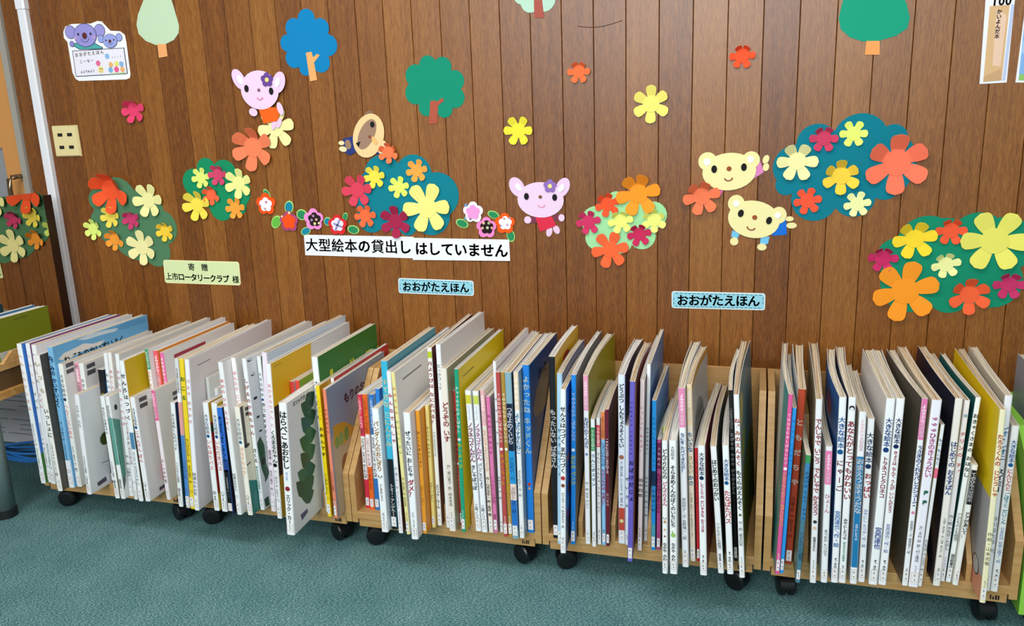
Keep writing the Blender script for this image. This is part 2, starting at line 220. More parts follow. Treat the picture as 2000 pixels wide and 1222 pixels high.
# ---------------------------------------------------------------- data (metres; x along the wall, y out of it is negative, z up)
BOOKS = r'''
A01|-1.9668|-0.5513|0.0185|0.5077|0.4200|0.0081|0.0103|eef1f3|3f7fd0|eef1f3||へんしんトンネル@.06-.48:c77a3a;あきやまただし 作・絵@.56-.72:8a8f96;読みきかせ大型絵本@.74-.86:5aa05a|r:0,0,1,.22,3f7a2e|thin white book with faded rainbow lettering, first at the far left end
A02|-1.9481|-0.5393|0.0169|0.5068|0.4200|0.0170|0.0000|eef1f3|8d4f86|eef1f3||へんしん@.06-.3:d9a06a;オバケ@.33-.48:1f7a3c;あきやまただし 作・絵@.56-.72:8a8f96;読みきかせ大型絵本@.74-.86:5aa05a||thin white book lettered in green, second from the left end, purple cover edge
A03|-1.9264|-0.5477|0.0184|0.5062|0.4419|0.0440|-0.0214|eef1f3|d9d2d8|eef1f3||へんしん@.04-.28:2b6b3c;トイレ@.33-.45:c23a3a;読みきかせ大型絵本@.7-.86:5a8a6a|r:.1,.93,.35,.945,8f8f95|thin white book lettered in green blue and red, third from the left end
A04|-1.8567|-0.5883|0.0184|0.4850|0.4000|0.0089|0.0297|f0efe8|4b4840|f0efe8||いつも@.02-.3:d6c8a0:b;いっしょに@.38-.6:1c4a3c:b;こんの ひとみ 作 いもと ようこ 絵@.64-.88:333||white book with pale floral lettering and dark grey cover, beside the sky-blue one
A05|-1.8369|-0.5571|0.0207|0.5050|0.4561|0.0184|0.0100|7db9e0|6aaede|7db9e0|.8-1:eef1f5|ねずみの かいすいよく@.06-.42:14306b:b;作／山下明生 絵／いわむらかずお@.52-.8:1d3a66|p2:0.035,0.905,0.089,0.933,0.199,0.941,0.287,0.951,0.381,0.927,0.504,0.922,0.450,0.898,0.303,0.903,0.209,0.894,0.106,0.879,e2dfda;p2:0.230,0.991,0.365,1.000,0.519,0.990,0.667,0.974,0.623,0.957,0.464,0.966,0.317,0.969,cfdfea;p2:0.628,0.983,0.775,0.995,0.967,0.983,0.985,0.947,0.796,0.951,0.707,0.949,5b9fd2;T:ねずみのかいすいよく,0.080,0.881,0.0384,14171c|sky-blue seaside picture book with clouds on its wide cover
A06|-1.8163|-0.5453|0.0185|0.4437|0.4395|0.0185|0.0099|efefe9|c9c8c0|efefe9||大きな絵本●@.08-.3:2b3d55;へんてこらいおん@.32-.6:d0493a;さとう あきら 作・絵@.66-.86:33363a|p2:0.025,0.992,0.101,0.993,0.098,0.961,0.024,0.960,55545a;p2:0.023,0.944,0.097,0.945,0.094,0.913,0.022,0.912,55545a|white red-titled book with barcodes on its grey back, right of the sky-blue one
A07|-1.7976|-0.5000|0.0173|0.4367|0.3600|0.0262|0.0000|e8a0b4|d9d6d2|e8a0b4|.28-1:eef1f3|読みきかせ大型絵本@.02-.27:fff||book with a pink band on its white spine, half hidden behind the hedgehog-sun book
A08|-1.7694|-0.5100|0.0183|0.4377|0.3700|0.0262|0.0000|efefe9|c8c4c0|efefe9||大きな絵本●@.12-.36:2b3d55;おふろ@.4-.7:c0504a|p2:0.030,0.979,0.133,0.981,0.132,0.948,0.032,0.945,55545a;p2:0.029,0.929,0.132,0.931,0.127,0.895,0.027,0.892,55545a|white book with two barcodes, partly behind the low book with the spiky green circle
A09|-1.7337|-0.5880|0.0165|0.3575|0.5000|0.0463|0.0132|f0f2f4|cfd2d8|f0f2f4||とりと とり@.1-.33:222;（こどものとも劇場）@.6-.8:33363a;福音館書店@.84-.92:222|s:0.175,0.470,0.050,3a4a1e;p2:0.121,0.247,0.197,0.237,0.197,0.232,0.120,0.242,555;p2:0.059,0.078,0.142,0.094,0.147,0.048,0.064,0.038,4d4860|low white book with a spiky dark green circle on its grey cover
A10|-1.7108|-0.4950|0.0243|0.4150|0.3400|0.0395|0.0044|15171c|2f86c9|15171c||まどからおくりもの@.2-.7:d8d23a:b|r:0,.9,1,1,1e2c50|black-spined book with yellow lettering and a bright blue cover
A11|-1.6848|-0.5000|0.0147|0.4761|0.3800|0.0524|0.0199|eef1f3|e0dcd8|eef1f3||おんぶらっこ@.14-.4:222||slim white book with black letters, just right of the black-spined one
A12|-1.6631|-0.5050|0.0140|0.4804|0.4270|0.0524|0.0356|f0eee8|c4c0b8|f0eee8||あかくんまちをはしる@.12-.5:cf5050||slim white book with small red letters and a tall pale grey cover
A13|-1.6151|-0.5909|0.0167|0.3587|0.4200|0.0111|0.0274|f0f2f2|6c7030|f0f2f2||せんたくかあちゃん@.1-.36:222;（こどものとも劇場）@.62-.8:33363a;福音館書店@.82-.92:222||low white book whose narrow cover edge is olive green
A14|-1.5928|-0.5896|0.0154|0.3587|0.4000|-0.0004|0.0298|eef0f0|cfcfcc|eef0f0|.2-.66:5f9f92|おおきな@.08-.2:222;福音館書店@.8-.92:222|p2:0.000,0.787,0.010,0.787,0.074,0.750,0.047,0.225,0.000,0.122,0.000,0.113,0.000,0.189,5a9484;e:-0.019,0.636,0.027,0.092,7fb8a8;e:-0.020,0.385,0.028,0.102,35604c;e:0.051,0.879,0.017,0.028,2a2a2c;p2:0.000,0.180,0.036,0.230,0.035,0.164,0.000,0.078,55605a|low white book with a green water scene on its cover
A15|-1.5774|-0.5677|0.0143|0.4984|0.4897|0.0578|0.0298|eef1f3|b9b6ae|eef1f3||おかしな かくれんぼ@.1-.5:d25560;作・絵 山脇恭@.7-.86:333|r:0,0,.6,.34,5a3420|white book with a pinkish red title, left of the black-lettered railway book
A15b|-1.5442|-0.5848|0.0132|0.3673|0.3600|0.0367|0.0578|eef0f2|6a4a30|eef0f2||作／かとうまふみ 絵／かとうまふみ@.2-.66:7a3a3a|r:0,.3,.7,1,5a3018|slim white book with tiny brown lettering, pressed against the railway book
A16|-1.5200|-0.5908|0.0164|0.4843|0.5128|0.0154|0.0578|f1f4f5|d8b51a|f1f4f5|.5-.62:4d86a8|せんろはつづく@.08-.42:111:b;竹下文子 文 鈴木まもる 絵@.64-.85:4a6a8a|r:0,0,1,.55,4b4a24;e:.4,.56,.2,.05,3c1e14|white railway book with bold black title and mustard cover
A17|-1.4959|-0.5867|0.0178|0.3624|0.4600|-0.0015|0.0577|f0f2f4|cbcbcd|f0f2f4||大きな絵本●@.1-.3:24477a;じゃんけん ぽん@.31-.62:c4242a;すずき出版@.84-.93:1e1e22:b|p2:0.037,0.971,0.120,0.968,0.119,0.929,0.036,0.933,4a4a50;p2:0.036,0.914,0.121,0.909,0.118,0.871,0.037,0.874,4a4a50;p2:0.109,0.067,0.181,0.070,0.181,0.034,0.109,0.036,3f3850|low white book with red title and pale grey back, beside the railway book
A18|-1.4841|-0.5076|0.0126|0.5020|0.4296|-0.0014|0.0250|f0f0ea|d5d8da|f0f0ea|0-.14:3f9a6c,.34-.8:b59a80,.8-1:d04a50|ビッグブック@.02-.13:fff;えらい えらい！@.15-.33:c85030|r:.5,.92,.62,.935,8aa020|white book with a green band on top and a small red title
A19|-1.4694|-0.4850|0.0155|0.4895|0.4000|0.0000|0.0218|ef5a60|e09028|ef5a60|.26-1:f0d860|よみきかせ大型絵本@.03-.25:fff||book with red top band over yellow and an orange cover edge
A20|-1.4535|-0.4800|0.0141|0.4822|0.3994|0.0045|0.0215|ee6fa8|d8d8da|ee6fa8|.3-1:eef0f2|よみきかせ大型絵本@.03-.28:fff|r:.12,.925,.55,.955,a83c4c|pink-banded book with a dark red bar across its pale cover
A21|-1.4353|-0.5604|0.0137|0.3807|0.4200|0.0008|0.0215|f3e6ea|c9c7be|f3e6ea|0-.27:ea5a9a|よみきかせ大型絵本@.02-.25:fff;え・つきの裕@.62-.84:2a2a2e|p2:0.189,0.910,0.246,0.912,0.244,0.880,0.189,0.877,55545a;p2:0.189,0.858,0.243,0.861,0.241,0.833,0.189,0.825,55545a|low book with a magenta band over pale pink and a greyish cover
A22|-1.3588|-0.5963|0.0157|0.3579|0.4200|0.0641|0.0167|eef2f3|1d3158|eef2f3||そらまめくんのベッド@.1-.45:222;（こどものとも劇場）@.55-.78:33363a;福音館書店@.82-.92:222|r:0,0,1,.55,12465a|low white book with a navy and deep teal cover
A23|-1.3296|-0.5981|0.0142|0.5046|0.4200|0.0641|0.0475|d9dadb|c8cacc|d9dadb|.22-.28:f2f2f2,.28-.5:e0a09a,.5-.92:4a86c8|そらまめくんのえほん@.06-.22:333;こどものとも@.66-.8:2a4a8a|e:.5,.5,.1,.1,ccc|book with spine of grey, pink and blue blocks beside the yellow one
A24|-1.3096|-0.6011|0.0163|0.5066|0.4366|0.0644|0.0556|f0d428|e8d27a|f0d428||おこる@.1-.28:1f7a3a:b;中川ひろたか・作@.52-.68:3a3020;長谷川義史・絵@.7-.82:3a3020|r:0,0,1,.99,d8cfae|bright yellow book with green title lettering
A25|-1.2894|-0.6072|0.0157|0.5077|0.5023|0.0719|0.0616|f0f1f5|d2c4c8|f0f1f5||バスで おでかけ@.12-.42:c8453c;間瀬なおかた@.74-.9:33363a|r:.08,.935,.22,.94,777;r:.4,.1,.9,.17,8a7888|white book with red bus-trip title and tall pale pink cover
A26|-1.2605|-0.5300|0.0114|0.4246|0.2500|0.0302|0.0028|c9cfca|b9bdb8|c9cfca||まつぼっくり@.2-.6:333||small grey-green booklet standing alone before the pale pink cover
A26b|-1.2439|-0.5100|0.0134|0.3823|0.2500|0.0222|0.0000|d8d8d6|c4c0bc|d8d8d6||の@.1-.3:222:b||tiny grey booklet peeking over the two red-titled bus books
B27|-1.2252|-0.5928|0.0187|0.3651|0.4200|0.0230|0.0000|f0f4f4|a3181c|f0f4f4||大きな絵本●@.1-.32:1f4f8a;いもほりバス@.33-.62:cc3030;すずき出版@.82-.92:1e1e22:b|r:0,.82,1,1,c79a1c;e:.1,.76,.12,.05,1f4a2c;r:0,0,1,.16,c8b418|low white book with red title and a red mustard cover
B28|-1.1953|-0.5932|0.0204|0.3658|0.4200|0.0285|0.0000|f0f4f4|d8c870|f0f4f4||大きな絵本●@.1-.32:1f4f8a;いただきバス@.33-.62:cc3030;すずき出版@.84-.92:1e1e22:b|r:0,.7,1,1,d8b41c|low white book with red title, left neighbour of the blue and black one
B29|-1.1659|-0.6007|0.0179|0.3567|0.4000|0.0125|0.0000|2f6fd0|10142a|2f6fd0|.58-1:0e1018,.48-.6:24458c|めっきらもっきら どおんどん@.08-.5:0e1a40:b;（こどものとも劇場）@.64-.8:cfd4dc||blue and black spined book with a reddish bottom edge
B30|-1.1357|-0.6009|0.0161|0.5031|0.5152|-0.0041|0.0042|f0f2f2|d0cecb|f0f2f2||あめの ひの えんそく@.1-.44:d03c44;間瀬なおかた@.72-.84:44464a|r:.08,.93,.24,.935,888|tall white book with red title, leaning over the blue and black one
B31|-1.1180|-0.5600|0.0161|0.5060|0.4592|-0.0052|-0.0008|f2efee|c6c2bc|f2efee||ほんたの じどうはんばいき@.08-.5:cf6a66||white book with thin red title tucked behind the cream teal one
B32|-1.1001|-0.5955|0.0174|0.3610|0.4200|-0.0052|-0.0009|f3efe0|cfc79a|f3efe0||大きな絵本●@.1-.34:2d6a8a;はなすもんか！@.36-.66:e09a60;すずき出版@.84-.92:1e1e22:b|p2:0.002,0.991,0.038,0.995,0.035,0.641,0.002,0.634,4a4a48;e:0.028,0.635,0.036,0.017,15160f;p2:0.000,0.472,0.053,0.476,0.051,0.467,0.000,0.461,15160f;p2:0.000,0.327,0.163,0.248,0.165,0.000,0.000,0.001,1f7a72;p2:0.059,0.967,0.111,0.964,0.111,0.931,0.060,0.935,4a4a48;p2:0.058,0.922,0.109,0.918,0.110,0.885,0.058,0.889,4a4a48|low cream book whose cover is pale yellow over teal
B33|-1.0821|-0.5555|0.0145|0.5030|0.4775|-0.0075|-0.0474|eef2f4|c2c8ce|eef2f4|.8-.86:e8eeee|しげるのかあちゃん@.12-.5:c05a4a:b;さくえ@.58-.68:111:b;読みきかせ大型絵本@.7-.86:1f9a84:b|e:0.034,0.982,0.025,0.009,15181c;e:0.041,0.987,0.025,0.009,c2c8ce;e:0.048,0.886,0.020,0.009,15181c;e:0.054,0.891,0.021,0.009,c2c8ce;e:0.044,0.734,0.021,0.009,15181c;e:0.047,0.609,0.016,0.008,15181c;e:0.056,0.514,0.016,0.006,15181c;p2:0.004,0.448,0.044,0.481,0.075,0.413,0.073,0.285,0.097,0.205,0.043,0.193,0.019,0.273,0.009,0.363,2f5a3c;e:0.049,0.312,0.021,0.026,1a1c1c;p2:0.047,0.243,0.078,0.195,0.038,0.170,24463a;p2:0.007,0.068,0.053,0.071,0.058,0.008,0.013,0.012,24463a|white book with outlined red title and green lettering, grey monster cover
B34|-1.0647|-0.5100|0.0136|0.4980|0.4320|-0.0000|-0.0484|eef2f2|2f6e3c|eef2f2||大きな絵本●@.1-.3:1f4f8a;きつねのおきゃくさま@.3-.66:222:b|e:.3,.8,.15,.04,dde;e:.4,.6,.15,.05,dde|white book with black brush title and dark green cover
B35|-1.0393|-0.5584|0.0176|0.5283|0.4804|0.0572|-0.0256|f1e4f0|a9bccf|f1e4f0||室井滋・作@.6-.7:5a2a4a:b;長谷川義史・絵@.73-.86:5a2a4a||pale pink book next to the mustard yellow cover
B36|-0.9944|-0.5952|0.0161|0.5053|0.5110|0.0377|0.0095|f3f3f3|c9c9cb|f3f3f3||あかまるちゃん と@.12-.4:e08a9a;くろまるちゃん●@.42-.66:222:b;作・上野与志 絵・村松カツ@.68-.86:2a2a2e|p2:0.000,1.000,0.466,1.000,0.441,0.691,0.141,0.728,0.000,0.730,e6b612;p2:0.000,0.730,0.141,0.728,0.127,0.276,0.000,0.280,1b1613;p2:0.000,0.280,0.127,0.276,0.092,0.000,0.000,0.002,b08c14;p2:0.030,0.970,0.114,0.973,0.114,0.970,0.029,0.967,6a5a20|white book whose wide cover is mustard yellow with a black hill
B37|-0.9667|-0.5000|0.0135|0.4195|0.2600|0.0077|0.0000|d8443c|d8d6d0|d8443c||かたぬきえほん@.1-.5:fff||small red-spined book behind the white cover, first of the two
B38|-0.9439|-0.5000|0.0133|0.4243|0.2700|0.0000|0.0014|e04a44|8aa82c|e04a44||かたぬきえほん@.1-.5:fff|e:.3,.85,.14,.06,e8ece0;e:.6,.8,.16,.07,e8ece0;e:.5,.92,.1,.05,c8d86a|small red-spined book with a lime green dotted cover
B39|-0.9033|-0.6800|0.0252|0.4186|0.5600|0.0456|0.0457|f4f5f5|d7d8da|f4f5f5||はらぺこ@.06-.27:111:b;あおむし@.285-.49:111:b;（特大版）@.5-.59:2a9ad6;エリック・カール@.685-.945:111:b|p2:0.190,0.865,0.239,0.835,0.277,0.845,0.293,0.894,0.298,0.948,0.257,0.966,0.216,0.969,0.192,0.933,1f4f3a;p2:0.260,0.794,0.250,0.866,0.220,0.914,0.179,0.926,0.141,0.924,0.152,0.868,0.174,0.812,0.213,0.785,24573c;p2:0.178,0.761,0.223,0.715,0.264,0.710,0.289,0.748,0.304,0.796,0.265,0.828,0.223,0.847,0.192,0.823,2a5f3c;p2:0.236,0.657,0.237,0.727,0.215,0.782,0.174,0.810,0.135,0.821,0.138,0.766,0.150,0.707,0.186,0.667,1c5a56;p2:0.157,0.656,0.196,0.597,0.237,0.576,0.270,0.601,0.294,0.639,0.259,0.684,0.219,0.717,0.182,0.707,2f6a38;p2:0.228,0.541,0.216,0.614,0.185,0.663,0.144,0.676,0.107,0.674,0.120,0.617,0.142,0.559,0.182,0.532,2c6236;p2:0.152,0.503,0.198,0.456,0.238,0.451,0.262,0.490,0.276,0.539,0.236,0.572,0.194,0.591,0.164,0.566,3a6a3a;p2:0.209,0.395,0.209,0.467,0.186,0.523,0.145,0.552,0.107,0.564,0.110,0.507,0.124,0.446,0.159,0.406,34502f;p2:0.130,0.398,0.170,0.337,0.211,0.316,0.243,0.341,0.265,0.380,0.231,0.426,0.190,0.461,0.154,0.450,1f5a40;p2:0.185,0.308,0.172,0.383,0.141,0.433,0.100,0.446,0.064,0.443,0.078,0.385,0.101,0.327,0.140,0.299,2a6a4a;p2:0.122,0.273,0.168,0.225,0.208,0.220,0.231,0.260,0.243,0.310,0.203,0.344,0.162,0.364,0.132,0.338,24562c;p2:0.148,0.211,0.146,0.284,0.122,0.341,0.082,0.369,0.044,0.381,0.049,0.323,0.063,0.262,0.099,0.222,1f4f3a;p2:0.098,0.214,0.138,0.152,0.179,0.131,0.210,0.158,0.231,0.198,0.196,0.244,0.155,0.278,0.120,0.267,24573c;T:エリックカール,0.057,0.960,0.0242,4a4a4c;p2:0.070,0.108,0.146,0.109,0.150,0.078,0.083,0.058,55567a;o:.64,8a1a2a,.6|large white book in front with bold black title and green leaf shapes
B40|-0.8637|-0.5200|0.0200|0.5097|0.4111|0.0007|0.0081|f0f4f2|2c7a30|f0f4f2||大きな絵本●@.14-.4:22406a|p2:0.158,0.877,0.207,0.878,0.205,0.833,0.156,0.835,dcd81e;p2:0.306,0.840,0.402,0.846,0.406,0.825,0.320,0.823,dcd81e;p2:0.485,0.863,0.512,0.864,0.515,0.835,0.488,0.835,dcd81e;p2:0.530,0.863,0.557,0.863,0.560,0.835,0.533,0.835,dcd81e;p2:0.770,0.851,0.877,0.851,0.878,0.811,0.772,0.819,dcd81e;p2:0.986,0.844,1.000,0.847,1.000,0.820,0.992,0.821,dcd81e;e:0.668,0.865,0.054,0.023,3f8f42;e:0.668,0.865,0.041,0.018,2c7a30|white-spined book with dark green cover and yellow letters
B41|-0.8457|-0.5480|0.0130|0.4300|0.4000|0.0007|0.0080|f4d813|c79a10|f4d813||ビッグブック@.1-.26:b8922a;おめんです@.3-.54:111:b;いしかわこうじ@.66-.82:222||narrow bright yellow book with black title near the cart side
B42|-0.8332|-0.4800|0.0108|0.4318|0.3963|0.0008|0.0022|f4f4f0|c53434|f4f4f0||||white-spined book with a red cover edge, behind the grey-blue one
B43|-0.8211|-0.5523|0.0108|0.4214|0.4082|0.0008|0.0021|ef8a6c|8896a8|ef8a6c||もりのおふろ@.14-.34:8a2a20;（こどものとも劇場）@.62-.8:9a4a3a;福音館@.86-.92:fff|p2:0.012,0.605,0.125,0.697,0.220,0.674,0.328,0.609,0.415,0.556,0.394,0.286,0.236,0.000,0.027,0.000,b8a488;p2:0.053,0.700,0.148,0.688,0.220,0.674,0.328,0.609,0.407,0.559,0.368,0.540,0.189,0.503,0.041,0.546,c89a2c;e:0.092,0.558,0.030,0.049,7f9c50;e:0.158,0.564,0.039,0.053,86a356;e:0.244,0.571,0.040,0.054,6f9448;e:0.195,0.348,0.064,0.084,8a5030;e:0.223,0.365,0.032,0.046,b08a58;T:もりのおふろ,0.247,0.838,0.0582,55182a|salmon-spined book with grey-blue cover and dark red lettering
C44|-0.7521|-0.4695|0.0151|0.3815|0.3400|0.0052|0.0000|d8324a|b8b4ac|d8324a|.36-.74:f3f3f0|これなあに？かたぬき絵本@.03-.34:f7c8d0;どうぶつ いろいろ かくれんぼ@.38-.73:24406a:b;いしかわこうじ@.76-.88:a02030||red-topped book first of the set of three spines in the third cart
C45|-0.7338|-0.4759|0.0159|0.3852|0.3400|0.0122|0.0002|f06a1e|e0d8c8|f06a1e|.34-.62:f5f3ef|これなあに？かたぬき絵本@.03-.33:8a3a10;ハロウィンの かくれんぼ@.37-.61:c02a5a:b;いしかわこうじ@.64-.82:c01a1a:b||orange book in the middle of the set of three matching spines
C46|-0.7167|-0.4745|0.0159|0.3852|0.3400|0.0231|0.0000|2f74c0|b4b8b8|2f74c0|.34-.72:f3f3f0|これなあに？かたぬき絵本@.03-.33:e0ecf8;のりもの いろいろ かくれんぼ@.36-.71:5a4aa0:b||blue-topped book last of the set of three matching spines
C47|-0.6953|-0.4700|0.0137|0.4030|0.3000|0.0175|0.0000|2b86dc|1f6fc4|2b86dc||はたらくくるま@.2-.5:0f4f9a||bright blue book standing behind the panda rice-ball book
C48|-0.6328|-0.5997|0.0209|0.3909|0.4500|-0.0032|0.0163|f3f7f8|c6d2dc|f3f7f8||パンダくんのおにぎり@.1-.5:c08a2a:b;いしかわこうじ@.6-.74:222:b;ポプラ社@.84-.92:33363a|p:.55|white book with a small panda face on its spine
C49|-0.6112|-0.5778|0.0202|0.5289|0.3880|0.0113|0.0167|38b6d6|3f8a9c|38b6d6|.57-1:14161c|すてきな 三にんぐみ@.1-.5:e8f2d0:b;トミー・アンゲラー@.72-.92:fff:b|r:0,0,1,.55,163a5a|turquoise book whose lower spine is black
C50|-0.5831|-0.5947|0.0136|0.5041|0.5028|-0.0031|0.0129|f1eff3|4a1420|f1eff3||みんなでんしゃ@.12-.44:c84a5a:b;作／薫くみこ 絵／かとうようこ@.58-.84:8a8a98;チャイルド本社@.86-.93:2a2a2e|r:0,.2,.5,.6,17141a|slim white book with pinkish red train title
C51|-0.5579|-0.5965|0.0115|0.5033|0.4800|-0.0258|0.0113|eee49a|cbc5be|eee49a||おばさんの@.08-.26:c8543c;おいしい さら@.28-.5:3a8a5a;作・香山美子 絵・柿本幸造@.64-.82:554;チャイルド本社@.86-.93:33363a|r:.1,.92,.4,.93,77706e|pale yellow book with red and green title letters
C52|-0.5278|-0.6190|0.0208|0.3935|0.4400|0.0023|0.0398|f5f8fa|cdc5cb|f5f8fa||ぜったいに おしちゃ@.14-.5:161616:b;ダメ？@.52-.66:c0304a:b;ビル・コッター@.78-.92:333||thick white book with black handwriting and a red question mark
C53|-0.5113|-0.5814|0.0126|0.3876|0.4000|0.0023|0.0401|efa02c|e08a20|efa02c||おしくらまんじゅう@.16-.46:5a3010;かがくい ひろし@.6-.76:8a5a20||plain orange book with small brown lettering
C54|-0.4994|-0.5408|0.0110|0.3875|0.4000|0.0023|0.0414|efdc86|d8b040|efdc86||おふとん かけたら@.16-.42:4a3a20;かがくい ひろし@.62-.78:6a5a30||slim pale yellow book right of the orange one
C55|-0.4863|-0.5252|0.0134|0.5590|0.4112|0.0023|0.0424|f3f2ec|55161a|f3f2ec|.02-.055:b8c828|月ようびは なにたべる？@.07-.42:b02a3e:b;アメリカのわらべうた@.46-.6:2a5a4a;エリック・カール@.76-.9:222:b|e:.1,.3,.05,.05,333|tall white book with dark red weekday title and maroon cover
C56|-0.4556|-0.5309|0.0150|0.5713|0.4022|-0.0000|0.0071|f0f2f2|ddd5d6|f0f2f2||ビッグブック@.1-.24:2a3a4a|e:.5,.2,.1,.1,ccc|tallest white book with a big pale pink cover in the third cart
C57|-0.4364|-0.5483|0.0201|0.5062|0.4589|-0.0005|0.0071|efe7da|cdb393|efe7da||どうぞの いす@.2-.44:b04a52:b;作／香山美子 絵／柿本幸造@.58-.84:4a4440;チャイルド本社@.88-.95:2a2a2e||cream book with a rose-red chair title and tan cover
C58|-0.4197|-0.5107|0.0115|0.4282|0.3600|-0.0005|0.0000|c43a34|b8302c|c43a34||ゆうたと さんぽする@.14-.5:f0a030:b;作／きたやまようこ@.56-.8:e89a90|o:.53,f0e8e0,.7|red book with orange title squeezed left of the green spine
C59|-0.4018|-0.5457|0.0126|0.5060|0.4486|0.0064|0.0092|1fa07c|dfc812|1fa07c||チャイルドむかしばなし@.1-.38:e8f4ec;あっぷっぷ@.44-.6:d8e02a:b;チャイルド本社@.86-.93:e8f4ec|r:.08,.93,.3,.938,7a6a10;o:.42,f4e8e8,.7|green-spined book with a large golden yellow cover
C60|-0.3605|-0.5316|0.0176|0.4390|0.4000|-0.0280|0.0018|f2f5f8|a8acb4|f2f5f8|.03-.09:d8cf3a|ビッグブック@.1-.2:9ab;ノラネコぐんだん@.22-.5:a02a58:b;きしゃぽっぽ@.52-.7:1a3a44:b;工藤ノリコ@.8-.92:222||white book with plum title, left of the matching pair
C61|-0.3403|-0.5348|0.0176|0.4400|0.4000|-0.0184|0.0052|f2f5f8|8a8e98|f2f5f8|.03-.09:c8d85a|ビッグブック@.1-.2:9ab;ノラネコぐんだん@.22-.48:c04a98:b;パンこうじょう@.5-.68:1a3a6a:b;工藤ノリコ@.8-.92:222||white book with plum title, right of the matching pair
C62|-0.3208|-0.5317|0.0136|0.4434|0.3800|-0.0184|0.0124|f0e2d2|c9bca0|f0e2d2|0-.24:eeb0b4|よみきかせ大型絵本@.03-.23:fff;ももんちゃんのたんじょうび@.27-.56:d08a70;作・山本なおこ 絵・馬井 健@.6-.88:333:b||cream book with a pale pink top band
C63|-0.3068|-0.5289|0.0119|0.4241|0.3600|-0.0157|0.0124|e07ab0|9a8c90|e07ab0||ねんねこのおふろ@.12-.42:7a1a4a;（こどものとも劇場）@.56-.8:9a3a6a;福音館@.86-.92:7a1a4a||pink-spined book between cream and white ones
C64|-0.2907|-0.5220|0.0092|0.5273|0.3798|-0.0023|0.0249|eceff2|e4e2e8|eceff2||はなのみち@.18-.5:3a4a5a;松野洋子 作・画@.66-.8:33363a||white book with a tall plain white cover plane, beside the red spine
C65|-0.2711|-0.5450|0.0126|0.5038|0.4541|-0.0092|0.0337|b84a48|c8b898|b84a48||てのひらむかしばなし絵本@.12-.42:f6e8e4;あぶくたった@.48-.68:f0b430:b;チャイルド本社@.87-.94:fff|o:.455,f4f0e8,.7|brick-red book with white dots and orange title
C66|-0.2574|-0.5421|0.0125|0.5036|0.4411|-0.0092|0.0337|b08a3c|d0bf9a|b08a3c||てのひらむかしばなし絵本@.12-.42:fff4dc;おべんとうばこの うた@.48-.72:f0c81e:b;チャイルド本社@.87-.94:fff|o:.455,f4f0e8,.7|golden brown book with yellow lunchbox-song title
C67|-0.2404|-0.5493|0.0187|0.5060|0.4168|-0.0092|0.0337|86aebc|1c3a54|86aebc|.18-.46:141c38,.46-.66:2696d8,.66-.76:f2d8cc,.76-.94:2272c4|つきよのくじら@.2-.42:f2f4ff:b;戸田和代／作@.5-.64:1a4a8a;沢田としき／絵@.68-.84:2a3a6a||book with bands of pale blue, midnight navy and bright blue
C68|-0.2229|-0.5424|0.0144|0.5069|0.4200|-0.0026|0.0336|f0f3f3|93acb8|f0f3f3|0-.22:efd9bc|よみきかせ@.03-.2:fff;よくばりすぎたねこ@.24-.48:2a8ac0:b;さとうわきこ 作・絵@.58-.74:2a2a2e||white book with a cream top band and blue cat title
C69|-0.2057|-0.5060|0.0201|0.5167|0.3553|0.0002|0.0118|1f7fd8|1b5a9c|1f7fd8||よかったね ネッドくん@.06-.52:e2f2ea:b|p2:0.089,0.720,0.207,0.812,0.434,0.885,0.780,0.885,1.000,0.852,1.000,0.686,0.748,0.671,0.395,0.643,0.147,0.659,9c8c78;T:かった,0.273,0.884,0.0472,15161a;o:.70,c03a2a,.5;o:.725,c8a070,.4|thick bright blue book at the cart's right side
D70|-0.1265|-0.5200|0.0174|0.5492|0.3481|0.0000|0.0256|16181e|e6b818|16181e||もったいない ばあさん@.28-.6:e8e8e8:b|e:.5,.86,.2,.08,b03020|black-spined book with golden yellow pages behind
D71|-0.1071|-0.5500|0.0150|0.5113|0.3539|0.0175|0.0303|a9cfe8|7f7c8a|a9cfe8||せんろはつづく@.3-.6:222||light blue book hidden behind the white railway one
D72|-0.0877|-0.5971|0.0152|0.4843|0.4400|0.0204|0.0317|f2f7f8|1f66c0|f2f7f8||せんろはつづく まだつづく@.1-.5:161616:b;竹下文子・文 鈴木まもる・絵@.62-.84:333;金の星社@.9-.95:222|e:0.110,0.852,0.061,0.022,16306a;e:0.044,0.541,0.087,0.063,2a4a9a;e:0.078,0.565,0.052,0.016,b0683a;e:-0.023,0.474,0.042,0.022,c8c040;e:0.081,0.270,0.071,0.058,3a8ac0;e:0.046,0.217,0.071,0.036,8a3a5a;e:0.115,0.368,0.054,0.032,6a4a3a;p2:0.000,0.229,0.171,0.163,0.137,0.000,0.000,0.042,4a3a2e;o:.53,b43030,.8;o:.575,8a4a30,.7|white book with bold black railway title, red spot and vivid blue cover
D73|-0.0711|-0.5434|0.0135|0.5079|0.4654|0.0212|0.0318|1e88e0|7a7874|1e88e0||てのひらむかしばなし絵本@.1-.38:cfe6f8;おにの パンツ@.46-.64:e8e83a:b;チャイルド本社@.86-.93:d8ecfa|o:.43,f4f4f4,.7|vivid blue book with small yellow-white title
D74|-0.0299|-0.5319|0.0140|0.5048|0.4445|-0.0000|0.0257|f0f2f4|9a9216|f0f2f4|0-.2:f0a0bc|よみきかせ大型絵本@.03-.19:fff;おばけのてんぷら@.24-.42:2a5a9a:b;作・絵 せな けいこ@.62-.78:33363a|r:.1,.5,.5,.8,7a7420;o:.455,8a90c0,.6|white book with pink top band and olive-yellow cover
